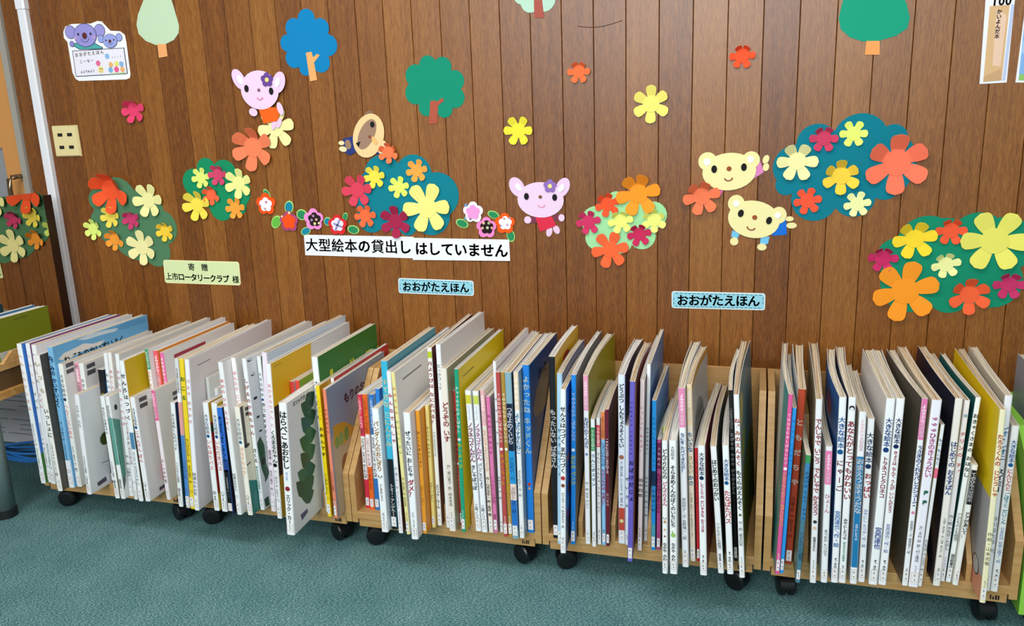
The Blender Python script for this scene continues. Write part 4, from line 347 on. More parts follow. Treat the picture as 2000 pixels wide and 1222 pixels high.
FIGURES = [('paper_bunny', 'pink paper bunny in an orange dress sitting on the cream flower', [('leg', 'ell', 'e6c4de', 1, (-1.2429, 1.3132, 0.00954, 0.01907, 20)), ('leg', 'ell', 'e6c4de', 1, (-1.2217, 1.3178, 0.0095, 0.019, 30)), ('dress', 'poly', 'f2621a', 2, [(-1.2974, 1.3767), (-1.2197, 1.3704), (-1.2083, 1.363), (-1.227, 1.325), (-1.2817, 1.3179), (-1.2909, 1.3447)]), ('arm', 'ell', 'e8c8e2', 1, (-1.3206, 1.3581, 0.01727, 0.01343, 20)), ('arm', 'ell', 'e8c8e2', 3, (-1.2099, 1.3665, 0.01131, 0.02263, -15)), ('ear', 'ell', 'e6c6e4', 2, (-1.3645, 1.4721, 0.02285, 0.03808, -28)), ('ear', 'ell', 'e6c6e4', 2, (-1.2058, 1.4547, 0.02423, 0.03728, 22)), ('head', 'ell', 'e8cae4', 3, (-1.2843, 1.4321, 0.07564, 0.06618, 4)), ('inner_ear', 'ell', 'eef0fa', 4, (-1.3585, 1.4701, 0.00951, 0.01713, -28)), ('inner_ear', 'ell', 'eef0fa', 4, (-1.2098, 1.4549, 0.00932, 0.01678, 22)), ('eye', 'ell', '1c1a1c', 5, (-1.3353, 1.4394, 0.00857, 0.01237, 0)), ('eye', 'ell', '1c1a1c', 5, (-1.2376, 1.4267, 0.00846, 0.01221, 0)), ('nose', 'ell', '8a5a68', 5, (-1.2864, 1.4322, 0.00567, 0.00567, 0)), ('mouth', 'arc', 'e07aa8', 5, (-1.2852, 1.4077, 0.01233, 0.00341, 0)), ('hair_flower', 'flo', '6a4690', 5, (-1.2494, 1.4652, 0.02436)), ('flower_centre', 'ell', 'f0e080', 6, (-1.2494, 1.4652, 0.00749, 0.00749, 0))]), ('paper_bunny', 'pink paper bunny in a red dress right of the felt flowers', [('leg', 'ell', 'e6c4de', 1, (-0.2546, 0.9387, 0.01032, 0.01721, 15)), ('leg', 'ell', 'e6c4de', 1, (-0.2301, 0.9457, 0.01027, 0.01541, -25)), ('dress', 'poly', 'd8304a', 2, [(-0.302, 0.9929), (-0.2446, 0.9895), (-0.2298, 0.9592), (-0.2596, 0.9472), (-0.286, 0.9385)]), ('sleeve', 'poly', '7a3a50', 1, [(-0.318, 0.9861), (-0.2968, 0.9895), (-0.2939, 0.9691), (-0.3151, 0.9657)]), ('sleeve', 'poly', '7a3a50', 1, [(-0.2411, 0.9929), (-0.2203, 0.9963), (-0.2173, 0.9761), (-0.238, 0.9761)]), ('arm', 'ell', 'e8cae4', 2, (-0.327, 0.9776, 0.01212, 0.01212, 0)), ('arm', 'ell', 'e8cae4', 2, (-0.212, 0.9845, 0.01019, 0.01189, 0)), ('ear', 'ell', 'e6c6e4', 2, (-0.3604, 1.0858, 0.02402, 0.03432, -30)), ('ear', 'ell', 'e6c6e4', 2, (-0.2065, 1.0827, 0.02178, 0.0335, 28)), ('head', 'ell', 'e8cce6', 3, (-0.2814, 1.0433, 0.07839, 0.05794, 2)), ('inner_ear', 'ell', 'eef0fa', 4, (-0.3551, 1.0857, 0.00857, 0.01372, -35)), ('inner_ear', 'ell', 'eef0fa', 4, (-0.2099, 1.0811, 0.00838, 0.01341, 35)), ('eye', 'ell', '1c1a1c', 5, (-0.3281, 1.0553, 0.00823, 0.01114, 0)), ('eye', 'ell', '1c1a1c', 5, (-0.2328, 1.0514, 0.00811, 0.01098, 0)), ('nose', 'ell', '7a5038', 5, (-0.2811, 1.0534, 0.00579, 0.00545, 0)), ('mouth', 'arc', 'ea9ab4', 5, (-0.2783, 1.0282, 0.0128, 0.00341, 0)), ('hair_flower', 'flo', '8c6cb4', 5, (-0.2474, 1.088, 0.0219)), ('flower_centre', 'ell', 'f2e68a', 6, (-0.2474, 1.088, 0.00674, 0.00674, 0))]), ('paper_monkey', 'tan masked paper animal in navy winking above the teal bush', [('body', 'poly', '2b3a78', 1, [(-0.9802, 1.2586), (-0.9424, 1.2645), (-0.9334, 1.2123), (-0.96, 1.2007), (-0.9825, 1.2134)]), ('leg', 'ell', 'eed9a8', 2, (-0.9876, 1.2431, 0.01111, 0.00741, 0)), ('leg', 'ell', 'eed9a8', 2, (-0.9836, 1.2221, 0.01485, 0.00928, 10)), ('tail_patch', 'ell', '9a7a62', 2, (-0.9625, 1.2373, 0.01108, 0.01662, -10)), ('sleeve', 'poly', '2b3a78', 1, [(-0.8638, 1.2074), (-0.8412, 1.2242), (-0.8348, 1.2085), (-0.8547, 1.2003)]), ('arm', 'ell', 'eed9a8', 2, (-0.8328, 1.2343, 0.01449, 0.01449, 0)), ('arm', 'ell', 'eed9a8', 2, (-0.8401, 1.2138, 0.01091, 0.01091, 0)), ('ear', 'ell', '8a6a55', 1, (-0.875, 1.3276, 0.01802, 0.02162, 20)), ('head', 'ell', 'e8c992', 3, (-0.8822, 1.2647, 0.05636, 0.07636, 24)), ('face_patch', 'ell', '9c7c66', 4, (-0.8875, 1.27, 0.02727, 0.05637, 32)), ('eye', 'ell', '1c1a1c', 5, (-0.8637, 1.3018, 0.00812, 0.00992, 0)), ('eye', 'poly', '1c1a1c', 5, [(-0.9308, 1.2418), (-0.9128, 1.2465), (-0.9222, 1.2277)]), ('nose', 'ell', '8a4a3a', 5, (-0.8767, 1.2611, 0.00545, 0.00545, 0)), ('mouth', 'ell', 'edb870', 5, (-0.8604, 1.2487, 0.00726, 0.01453, -30))]), ('paper_bear', 'cream paper bear with a pink body, upper of the two flying bears', [('body', 'poly', 'dc84bc', 1, [(0.3768, 1.1512), (0.4032, 1.1598), (0.4163, 1.1231), (0.3844, 1.102)]), ('leg', 'ell', 'efe4a4', 2, (0.4208, 1.161, 0.00895, 0.01343, 20)), ('leg', 'ell', 'efe4a4', 2, (0.4217, 1.1382, 0.00898, 0.01198, 10)), ('sleeve', 'poly', 'dc70b4', 1, [(0.2796, 1.0689), (0.3008, 1.075), (0.2922, 1.0532), (0.2801, 1.0469)]), ('ear', 'ell', 'efe6a4', 2, (0.25, 1.158, 0.02768, 0.02768, 0)), ('ear', 'ell', 'efe6a4', 2, (0.378, 1.1603, 0.02556, 0.02556, 0)), ('head', 'ell', 'f0e8a8', 3, (0.3146, 1.1261, 0.07944, 0.05652, -4)), ('inner_ear', 'ell', 'f4f4f2', 4, (0.2485, 1.1565, 0.01077, 0.01077, 0)), ('inner_ear', 'ell', 'f4f4f2', 4, (0.3765, 1.1618, 0.00902, 0.01053, 0)), ('eye', 'ell', '1c1a1c', 5, (0.2704, 1.1345, 0.00846, 0.01153, 0)), ('eye', 'ell', '1c1a1c', 5, (0.3578, 1.1393, 0.00832, 0.01135, 0)), ('nose', 'ell', '9a5230', 5, (0.3144, 1.1353, 0.00732, 0.00702, 0)), ('mouth', 'arc', '8a3a2a', 5, (0.3136, 1.1075, 0.01302, 0.00368, -4))]), ('paper_bear', 'cream paper bear with a bright blue body, lower of the two flying bears', [('body', 'poly', '1a6fd4', 1, [(0.4486, 0.9745), (0.4852, 0.984), (0.4903, 0.934), (0.4473, 0.9305)]), ('leg', 'ell', 'efe4a4', 2, (0.4956, 0.9824, 0.01209, 0.00756, 0)), ('leg', 'ell', 'efe4a4', 2, (0.5023, 0.9622, 0.01514, 0.00909, 0)), ('sleeve', 'poly', '74c2e8', 1, [(0.3287, 0.9456), (0.3533, 0.9394), (0.3447, 0.9201), (0.3262, 0.9264)]), ('sleeve', 'poly', '74c2e8', 1, [(0.4144, 0.9271), (0.4399, 0.9273), (0.4363, 0.9051), (0.4123, 0.9017)]), ('hand', 'ell', 'efe4a4', 2, (0.3358, 0.9121, 0.01255, 0.01255, 0)), ('hand', 'ell', 'efe4a4', 2, (0.4185, 0.8954, 0.01396, 0.01086, 0)), ('ear', 'ell', 'efe6a4', 2, (0.3385, 1.0294, 0.02468, 0.02622, 0)), ('ear', 'ell', 'efe6a4', 2, (0.4641, 0.9933, 0.02276, 0.0258, 0)), ('head', 'ell', 'f0e8a8', 3, (0.3915, 0.9807, 0.07696, 0.05695, 11)), ('inner_ear', 'ell', 'f4f4f2', 4, (0.3385, 1.0294, 0.00925, 0.01003, 0)), ('inner_ear', 'ell', 'f4f4f2', 4, (0.4612, 0.9933, 0.00911, 0.00911, 0)), ('eye', 'ell', '1c1a1c', 5, (0.3531, 0.9995, 0.0085, 0.01159, 15)), ('eye', 'ell', '1c1a1c', 5, (0.4365, 0.9776, 0.0084, 0.01146, 15)), ('nose', 'ell', '9a5230', 5, (0.3942, 0.987, 0.00738, 0.00707, 0)), ('mouth', 'arc', '8a3a2a', 5, (0.3847, 0.957, 0.01314, 0.00371, 12))])]
FELT = [('orange felt flower with a white spotted centre, first of the left garland', [('leaf', 'ell', 'a8d878', 1, (-1.3055, 1.0704, 0.00991, 0.01982, -35)), ('leaf', 'ell', '2a8a5a', 2, (-1.3055, 1.0704, 0.00793, 0.01546, -35)), ('petals', 'flo', 'f0521a', 3, (-1.3121, 1.0334, 0.03986)), ('centre', 'flo', 'f4eaf0', 4, (-1.3123, 1.0315, 0.02591)), ('spot', 'ell', 'c080a8', 5, (-1.3091, 1.0408, 0.00438, 0.00438, 0)), ('spot', 'ell', 'b0a0a8', 5, (-1.3163, 1.0166, 0.004, 0.004, 0)), ('spot', 'ell', 'b8b0d0', 5, (-1.334, 1.0297, 0.0032, 0.0032, 0))]), ('mauve felt flower with a glowing orange centre, second of the left garland', [('leaf', 'ell', 'a8d878', 1, (-1.2203, 1.022, 0.01772, 0.02363, 20)), ('leaf', 'ell', '1a86a0', 2, (-1.2203, 1.022, 0.01418, 0.01843, 20)), ('leaf', 'ell', 'a8d878', 1, (-1.2794, 0.968, 0.01799, 0.02599, 35)), ('leaf', 'ell', '66b848', 2, (-1.2794, 0.968, 0.01439, 0.02027, 35)), ('petals', 'flo', 'a84a78', 3, (-1.224, 0.9701, 0.03767)), ('centre', 'flo', 'f4501c', 4, (-1.224, 0.9701, 0.02776)), ('spot', 'ell', 'f4d8a0', 5, (-1.2183, 1.0017, 0.00474, 0.00474, 0)), ('spot', 'ell', 'f4d8a0', 5, (-1.2494, 0.9886, 0.00397, 0.00397, 0))]), ('pink felt flower with a black spotted centre, third of the left garland', [('leaf', 'ell', 'a8d878', 1, (-1.171, 0.9943, 0.02158, 0.01962, 10)), ('leaf', 'ell', '2a8a5a', 2, (-1.171, 0.9943, 0.01727, 0.0153, 10)), ('leaf', 'ell', 'a8d878', 1, (-1.1607, 0.9349, 0.0217, 0.01381, -25)), ('leaf', 'ell', '1a86a0', 2, (-1.1607, 0.9349, 0.01736, 0.01077, -25)), ('petals', 'flo', 'f090d0', 3, (-1.1229, 0.9777, 0.03905)), ('centre', 'flo', '2a2024', 4, (-1.1188, 0.9777, 0.02536)), ('spot', 'ell', 'b88ab0', 5, (-1.1216, 0.9906, 0.00448, 0.00448, 0)), ('spot', 'ell', 'a88ab0', 5, (-1.1293, 0.9759, 0.0045, 0.0045, 0)), ('spot', 'ell', 'd8b098', 5, (-1.1105, 0.9777, 0.00448, 0.00448, 0)), ('spot', 'ell', 'f0e090', 5, (-1.1183, 0.963, 0.00489, 0.00489, 0)), ('spot', 'ell', 'f0e8a0', 5, (-1.1016, 0.9649, 0.0039, 0.0039, 0))]), ('red felt flower with a plaid centre, last of the left garland', [('leaf', 'ell', 'a8d878', 1, (-1.0681, 0.9705, 0.01551, 0.01551, 0)), ('leaf', 'ell', '1a86a0', 2, (-1.0681, 0.9705, 0.01241, 0.0121, 0)), ('leaf', 'ell', 'a8d878', 1, (-0.9975, 0.9871, 0.00957, 0.01532, 20)), ('leaf', 'ell', '2a8a5a', 2, (-0.9975, 0.9871, 0.00766, 0.01195, 20)), ('leaf', 'ell', 'a8d878', 1, (-0.9694, 0.9416, 0.02301, 0.01534, 10)), ('leaf', 'ell', '2a8a5a', 2, (-0.9694, 0.9416, 0.01841, 0.01196, 10)), ('petals', 'flo', 'dc2c30', 3, (-1.0286, 0.9578, 0.03668)), ('centre', 'flo', 'e6e2f4', 4, (-1.0284, 0.9596, 0.02412)), ('plaid_band', 'poly', '8a8ab8', 5, [(-1.0419, 0.9669), (-1.0106, 0.9542), (-1.0111, 0.9487), (-1.0425, 0.9614)]), ('plaid_band', 'poly', '8a8ab8', 5, [(-1.0206, 0.9779), (-1.0147, 0.9761), (-1.0344, 0.9394), (-1.0403, 0.9412)])]), ('white spotted felt flower with a pink centre, first of the right garland', [('leaf', 'ell', 'a8d878', 1, (-0.5587, 0.9649, 0.02337, 0.01438, 20)), ('leaf', 'ell', '2a8a5a', 2, (-0.5587, 0.9649, 0.0187, 0.01122, 20)), ('petals', 'flo', 'f0eef4', 3, (-0.5163, 1.0031, 0.03555)), ('centre', 'flo', 'f09ad8', 4, (-0.5163, 1.0031, 0.02488)), ('spot', 'ell', '6a98c8', 5, (-0.5397, 1.0282, 0.00462, 0.00462, 0)), ('spot', 'ell', 'a07060', 5, (-0.5477, 0.9979, 0.00286, 0.00286, 0)), ('spot', 'ell', '6ab0c8', 5, (-0.5448, 0.9823, 0.00358, 0.00358, 0)), ('spot', 'ell', '8a7a98', 5, (-0.5265, 0.9815, 0.00357, 0.00357, 0))]), ('pink felt flower with a black centre, middle of the right garland', [('leaf', 'ell', 'a8d878', 1, (-0.4458, 0.9945, 0.02112, 0.01232, 20)), ('leaf', 'ell', '2a8a5a', 2, (-0.4458, 0.9945, 0.0169, 0.00961, 20)), ('petals', 'flo', 'f08ac8', 3, (-0.4713, 0.9513, 0.03554)), ('centre', 'flo', '2a1a20', 4, (-0.4694, 0.953, 0.02309)), ('spot', 'ell', 'e8b898', 5, (-0.4797, 0.9669, 0.00462, 0.00462, 0)), ('spot', 'ell', 'a8b888', 5, (-0.4615, 0.9669, 0.0046, 0.0046, 0)), ('spot', 'ell', 'e8b898', 5, (-0.4841, 0.9504, 0.00427, 0.00427, 0)), ('spot', 'ell', 'b8d0a0', 5, (-0.4667, 0.9513, 0.00479, 0.00479, 0)), ('spot', 'ell', 'e8b088', 5, (-0.4513, 0.9514, 0.0039, 0.0039, 0))]), ('orange felt flower with a white spotted centre, last of the right garland', [('leaf', 'ell', 'a8d878', 1, (-0.3875, 0.9241, 0.01408, 0.02112, -10)), ('leaf', 'ell', '2a8a5a', 2, (-0.3875, 0.9241, 0.01126, 0.01647, -10)), ('petals', 'flo', 'f05a1a', 3, (-0.4057, 0.9654, 0.03511)), ('centre', 'flo', 'f6f0f4', 4, (-0.4038, 0.9671, 0.02281)), ('spot', 'ell', 'c8a098', 5, (-0.4068, 0.9825, 0.00385, 0.00385, 0)), ('spot', 'ell', 'c0a0d0', 5, (-0.3968, 0.962, 0.00386, 0.00386, 0)), ('spot', 'ell', 'a0a0d8', 5, (-0.4185, 0.9584, 0.00317, 0.00317, 0)), ('spot', 'ell', 'a8a8b8', 5, (-0.3871, 0.9843, 0.00314, 0.00314, 0))])]
KOALA = [('card', 'poly', 'f2f4f8', 1, [(-2.1025, 1.6763), (-2.0894, 1.6936), (-2.0596, 1.7007), (-2.0013, 1.6989), (-1.9715, 1.697), (-1.9424, 1.7041), (-1.9222, 1.7011), (-1.8896, 1.667), (-1.8471, 1.6627), (-1.8291, 1.6492), (-1.8268, 1.6242), (-1.8286, 1.5111), (-1.8331, 1.4986), (-1.85, 1.4939), (-2.0646, 1.4979), (-2.0797, 1.506), (-2.0895, 1.5288), (-2.091, 1.6392), (-2.1046, 1.6546)]), ('ear', 'ell', '3a3a58', 2, (-2.07, 1.6725, 0.0251, 0.02407, 0)), ('ear', 'ell', '9a94d4', 3, (-2.07, 1.6725, 0.02304, 0.02201, 0)), ('ear', 'ell', '3a3a58', 2, (-1.9373, 1.6699, 0.02464, 0.02363, 0)), ('ear', 'ell', '9a94d4', 3, (-1.9373, 1.6699, 0.02262, 0.02161, 0)), ('hand', 'ell', '3a3a58', 2, (-2.0714, 1.6308, 0.01137, 0.01137, 0)), ('hand', 'ell', '8e88cc', 3, (-2.0714, 1.6308, 0.00972, 0.00972, 0)), ('shirt', 'poly', '3a3a58', 2, [(-2.0613, 1.6339), (-2.0262, 1.6319), (-1.9661, 1.6285), (-1.9324, 1.6104), (-1.938, 1.6053), (-2.0402, 1.609), (-2.0638, 1.6213)]), ('shirt', 'poly', '4aa8a4', 3, [(-2.0593, 1.6319), (-2.0266, 1.6301), (-1.9687, 1.6268), (-1.937, 1.6106), (-1.9399, 1.6072), (-2.0375, 1.6107), (-2.0611, 1.6229)]), ('face', 'ell', '3a3a58', 4, (-2.0047, 1.6578, 0.05207, 0.04186, 0)), ('face', 'ell', '9690d2', 5, (-2.0047, 1.6578, 0.05003, 0.03982, 0)), ('cheek', 'ell', 'b898c8', 6, (-2.0483, 1.6513, 0.00822, 0.00617, 0)), ('cheek', 'ell', 'b898c8', 6, (-1.9646, 1.6482, 0.00813, 0.0061, 0)), ('eye', 'ell', '3a2838', 6, (-2.0342, 1.6631, 0.00451, 0.00492, 0)), ('eye', 'ell', '3a2838', 6, (-1.9783, 1.6616, 0.00447, 0.00488, 0)), ('nose', 'ell', '5a2828', 7, (-2.0062, 1.6561, 0.01103, 0.01144, 0)), ('mouth', 'arc', '3a2838', 6, (-2.0068, 1.6471, 0.01841, 0.00205, 0)), ('small_ear', 'ell', '3a3a58', 4, (-1.9358, 1.6412, 0.01459, 0.01418, 0)), ('small_ear', 'ell', '98a4de', 5, (-1.9358, 1.6412, 0.01297, 0.01256, 0)), ('small_ear', 'ell', '3a3a58', 4, (-1.8554, 1.6419, 0.01442, 0.01402, 0)), ('small_ear', 'ell', '98a4de', 5, (-1.8554, 1.6419, 0.01282, 0.01242, 0)), ('small_face', 'ell', '3a3a58', 5, (-1.8961, 1.6317, 0.03227, 0.02481, 0)), ('small_face', 'ell', '98a4de', 6, (-1.8961, 1.6317, 0.03066, 0.0232, 0)), ('eye', 'ell', '3a2838', 7, (-1.9129, 1.6345, 0.00303, 0.00323, 0)), ('eye', 'ell', '3a2838', 7, (-1.8785, 1.6343, 0.00302, 0.00322, 0)), ('nose', 'ell', '5a2828', 7, (-1.8963, 1.6308, 0.00605, 0.00605, 0)), ('mouth', 'arc', '3a2838', 7, (-1.896, 1.6263, 0.01009, 0.00141, 0)), ('frame', 'poly', '33344e', 2, [(-2.0749, 1.6073), (-1.8392, 1.6053), (-1.8393, 1.5152), (-1.8421, 1.5126), (-2.0735, 1.5132), (-2.0767, 1.5152)]), ('panel', 'poly', 'e9e6f0', 3, [(-2.0718, 1.6049), (-1.8424, 1.6029), (-1.8427, 1.5154), (-2.0735, 1.5158)]), ('smiley', 'ell', 'f0dc90', 4, (-1.9562, 1.5335, 0.01296, 0.01296, 0)), ('eye', 'ell', '3a3a3a', 5, (-1.9589, 1.5364, 0.00165, 0.00309, 0)), ('eye', 'ell', '3a3a3a', 5, (-1.9501, 1.5359, 0.00164, 0.00308, 0)), ('mouth', 'arc', '6a5a3a', 5, (-1.9568, 1.5299, 0.00618, 0.00103, 0)), ('doodle', 'flo', 'e06a94', 4, (-1.9646, 1.5567, 0.00822)), ('doodle', 'flo', '8ab8e0', 4, (-1.9197, 1.579, 0.00815)), ('doodle', 'flo', 'e8b070', 4, (-1.908, 1.5485, 0.00714)), ('doodle', 'flo', 'e0e070', 4, (-1.8822, 1.5508, 0.00813)), ('doodle', 'flo', '8ab0d8', 4, (-1.8608, 1.5488, 0.00709)), ('doodle', 'flo', '78b0d8', 4, (-1.9125, 1.5305, 0.00716)), ('doodle', 'flo', 'e8608c', 4, (-1.8858, 1.531, 0.01121)), ('doodle', 'flo', 'e8b070', 4, (-1.8596, 1.5298, 0.00812)), ('doodle_grass', 'poly', 'a8c890', 4, [(-1.9147, 1.5187), (-1.8478, 1.5192), (-1.8486, 1.5147), (-1.9155, 1.5142)])]
KOALA_TEXT = [('おおがたえほん', (-2.0664, 1.5903), (-1.9305, 1.5958), 0.0156, '5a4632'), ('こーなー', (-2.0488, 1.5656), (-1.9822, 1.5686), 0.0125, '3a3430'), ('よんでみよう', (-2.0513, 1.5288), (-1.9847, 1.5312), 0.0104, '2a2a38'), ('♪♪♪♪', (-1.8998, 1.5743), (-1.8511, 1.5772), 0.0112, '9098a8')]
SIGNS = [{'label': 'white paper banner reading 大型絵本の貸出し, left half of the pair', 'c': [(-1.1705, 0.9218), (-0.7409, 0.9178), (-0.7461, 0.8419), (-1.1722, 0.8466)], 'edge': 'eceff6', 'face': 'eceff6', 'inset': 0, 'rad': 0, 'dash': False, 'y': -0.001, 'text': [('大型絵本の貸出し', (-1.1682, 0.8844), (-0.7493, 0.8799), True, 0.0507, '2a2228')]}, {'label': 'white paper banner reading はしていません, right half of the pair', 'c': [(-0.7431, 0.9142), (-0.3934, 0.9111), (-0.3924, 0.8387), (-0.7484, 0.8364)], 'edge': 'eceff6', 'face': 'eceff6', 'inset': 0, 'rad': 0, 'dash': False, 'y': -0.0026, 'text': [('はしていません', (-0.7379, 0.8764), (-0.3984, 0.8719), True, 0.0486, '2a2228')]}, {'label': 'yellow-green plate thanking the donor club, under the dull green bush', 'c': [(-1.7968, 0.8194), (-1.4573, 0.8171), (-1.4603, 0.7267), (-1.8021, 0.7282)], 'edge': 'f2f2b8', 'face': 'd9e8b0', 'inset': 0.004, 'rad': 0.011, 'dash': False, 'y': -0.0005, 'text': [('寄　贈', (-1.6906, 0.7932), (-1.5916, 0.7921), True, 0.0302, '16281c'), ('上市ロータリークラブ 様', (-1.7942, 0.7549), (-1.4653, 0.7483), True, 0.0308, '16281c')]}, {'label': 'light blue stitched sign below the white banner', 'c': [(-0.81, 0.7701), (-0.5278, 0.7666), (-0.5285, 0.7133), (-0.812, 0.7153)], 'edge': 'e8f2f4', 'face': '93d2e2', 'inset': 0.0028, 'rad': 0.009, 'dash': True, 'y': -0.0005, 'text': [('おおがたえほん', (-0.7964, 0.7399), (-0.5441, 0.74), True, 0.0364, '101c26')]}, {'label': 'light blue stitched sign on the right below the flying bears', 'c': [(0.1462, 0.749), (0.4344, 0.7496), (0.4349, 0.6954), (0.1468, 0.6931)], 'edge': 'e8f2f4', 'face': '93d2e2', 'inset': 0.0028, 'rad': 0.009, 'dash': True, 'y': -0.0005, 'text': [('おおがたえほん', (0.1628, 0.7191), (0.4185, 0.7237), True, 0.0381, '101c26')]}]
POSTERS = [{'label': 'tall narrow white and tan poster headed 100 at the upper right', 'c': [(0.9688, 1.6507), (1.0406, 1.645), (1.0418, 1.3561), (0.9758, 1.3549)], 'parts': [('picture', 'd8b07c', [(0.9823, 1.5568), (1.0298, 1.5575), (1.0289, 1.3621), (0.9841, 1.36)]), ('blush', 'e8c4a8', [(0.9991, 1.5479), (1.0251, 1.5305), (1.0229, 1.3986), (1.0028, 1.4023)]), ('strip', 'bcc8e6', [(1.0335, 1.5572), (1.0408, 1.5567), (1.0376, 1.3617), (1.0301, 1.362)]), ('fold', 'c8a070', [(0.9842, 1.3736), (1.0247, 1.3932), (1.0264, 1.3622), (0.9841, 1.36)])], 'text': [('100', (0.985, 1.5683), (1.0337, 1.5675), 0.029, 'b09a92', False), ('かいよんだ本', (1.0065, 1.5474), (1.0062, 1.4714), 0.0127, 'a07a68', True)]}, {'label': 'white-bordered poster with a blue sky picture, cut off at the right edge', 'c': [(1.0694, 1.6427), (1.2192, 1.6358), (1.2112, 1.3474), (1.0629, 1.3552)], 'parts': [('picture', '7fb0e4', [(1.0689, 1.5406), (1.2075, 1.5364), (1.2043, 1.3556), (1.0698, 1.3603)]), ('sky_band', 'a8ccec', [(1.0707, 1.4624), (1.2069, 1.4598), (1.2056, 1.4288), (1.0702, 1.4308)]), ('grass', '8cc060', [(1.0707, 1.3763), (1.2035, 1.3741), (1.2043, 1.3556), (1.0698, 1.3603)])], 'text': []}]
SCRATCH = [(-0.1493, 1.5756), (-0.1269, 1.5713), (-0.0982, 1.5687), (-0.0665, 1.5705), (-0.0381, 1.5762), (-0.01, 1.5832)]
SPEC = []
for ln in BOOKS:
    f = ln.split('|')
    texts = []
    for t in filter(None, f[12].split(';')):
        s_, r_ = t.rsplit('@', 1); r_ = r_.split(':'); a, b = r_[0].split('-')
        texts.append((s_, float(a), float(b), r_[1], len(r_) > 2))
    SPEC.append(dict(k=f[0], g=[float(x) for x in f[1:8]], spine=f[8], right=f[9], left=f[10], bands=f[11], texts=texts, art=f[13], label=f[14]))
chars = {('E', False), ('国', False)}
for b in SPEC:
    for t in b['texts']: chars |= {(c, t[4]) for c in t[0] if c not in ' 　'}
    for a in b['art'].split(';'):
        if 'T:' in a: chars |= {(c, True) for c in a.split('T:')[1].split(',')[0]}
for s_ in SIGNS:
    for t in s_['text']: chars |= {(c, t[3]) for c in t[0] if c not in ' 　'}
for t in KOALA_TEXT: chars |= {(c, False) for c in t[0]}
for p in POSTERS:
    for t in p['text']: chars |= {(c, True) for c in t[0]}
make_glyphs(chars)

# ---------------------------------------------------------------- the room
def room():
    mb = MB(); gap = .0008
    i = -24
    while i < 28:
        x0, x1 = i*.1+gap, (i+1)*.1-gap
        if i == -24: x0 = -2.375
        e = .0012
        mb.prism([(x0, .012), (x0, e), (x0+e, 0), (x1-e, 0), (x1, e), (x1, .012)], 0, 2.62, 'z', WOOD); i += 1
    mb.box(-2.375, 2.8, .008, .05, 0, 2.62, M('2a150a', .8))
    sc = [(x, -.0004, z) for x, z in SCRATCH]; mb.raw([p for x, y, z in sc for p in ((x,y,z-.0011),(x,y,z+.0011))], [(2*i,2*i+2,2*i+3,2*i+1) for i in range(len(sc)-1)], M('3a2416', .8))
    struct(mb.build('wall_back'))
    mb = MB(); mb.box(-4.2, 2.8, -7, .05, -.05, 0, CARPET); struct(mb.build('floor'))
    mb = MB(); mb.box(-4.2, -3.25, 0, .05, 0, 2.62, M('c9c6bc', .8)); struct(mb.build('wall_left'))
    # door at the far left: aluminium jamb, orange stile, grey pane
    d = MB(); d.box(-2.497, -2.404, .004, .04, 0, 2.05, M('c98d4c', .5)); d.box(-3.25, -3.15, .004, .04, 0, 2.05, M('c98d4c', .5))
    d.box(-3.15, -2.497, .004, .04, 1.26, 2.05, M('c98d4c', .5)); d.box(-3.15, -2.497, .004, .04, 0, .25, M('c98d4c', .5)); d.box(-3.25, -2.404, .004, .04, 2.05, 2.62, M('c98d4c', .5))
    door = struct(d.build('door_1'))
    p = MB(); p.box(-3.15, -2.497, .014, .024, .25, 1.26, M('8d8f93', .25)); p.build('pane', door)
    h = MB(); h.tube([(-2.412,.004,1.148),(-2.408,-.035,1.148),(-2.402,-.05,1.147),(-2.41,-.055,1.147),(-2.424,-.056,1.14),(-2.428,-.056,1.10),(-2.428,-.056,1.03),(-2.426,-.05,1.01),(-2.42,-.035,1.0),(-2.42,.004,1.0)], .0095, M('8a7458', .22, .9), 12)
    h.build('handle', door, True)
    j = MB(); j.box(-2.404, -2.376, -.012, .04, 0, 2.62, M('a8a49a', .45, .2)); struct(j.build('trim_1'))
room()

def duct():
    t = thing('cable_duct', 'white plastic cable duct running down the wall beside the door', 'cable duct', (-2.266, 0, 0))
    w = M('e6e8ec', .35)
    mb = MB(); mb.prism([(-.019,0),(-.019,-.017),(-.014,-.022),(.014,-.022),(.019,-.017),(.019,0)], .0, 1.765, 'z', w); mb.build('cover', t)
    mb = MB(); mb.prism([(-.022,0),(-.022,-.02),(-.016,-.025),(.016,-.025),(.022,-.02),(.022,0)], 1.765, 2.6, 'z', w); mb.build('joint_sleeve', t)
duct()

def switch_plate():
    x0, x1, z0, z1 = -2.226, -2.106, 1.2195, 1.3375
    t = thing('wall_socket_plate', 'cream wall plate with four small black sockets beside the white duct', 'wall plate', ((x0+x1)/2, 0, z0))
    o = Vector(t.location); cr = M('e3d49a', .4)
    mb = MB(); e = .004; X0, X1, H = x0-o.x, x1-o.x, z1-z0
    mb.raw([(X0,0,0),(X1,0,0),(X1,0,H),(X0,0,H),(X0+e,-.008,e),(X1-e,-.008,e),(X1-e,-.008,H-e),(X0+e,-.008,H-e)], [(0,1,5,4),(1,2,6,5),(2,3,7,6),(3,0,4,7),(4,5,6,7)], cr); mb.build('plate', t)
    for cx, cz in ((-.022,.083),(.024,.083),(-.022,.036),(.024,.036)):
        mb = MB(); mb.box(cx-.011, cx+.011, -.0095, -.008, cz-.006, cz+.006, M('181614', .4)); mb.build('socket', t)
switch_plate()

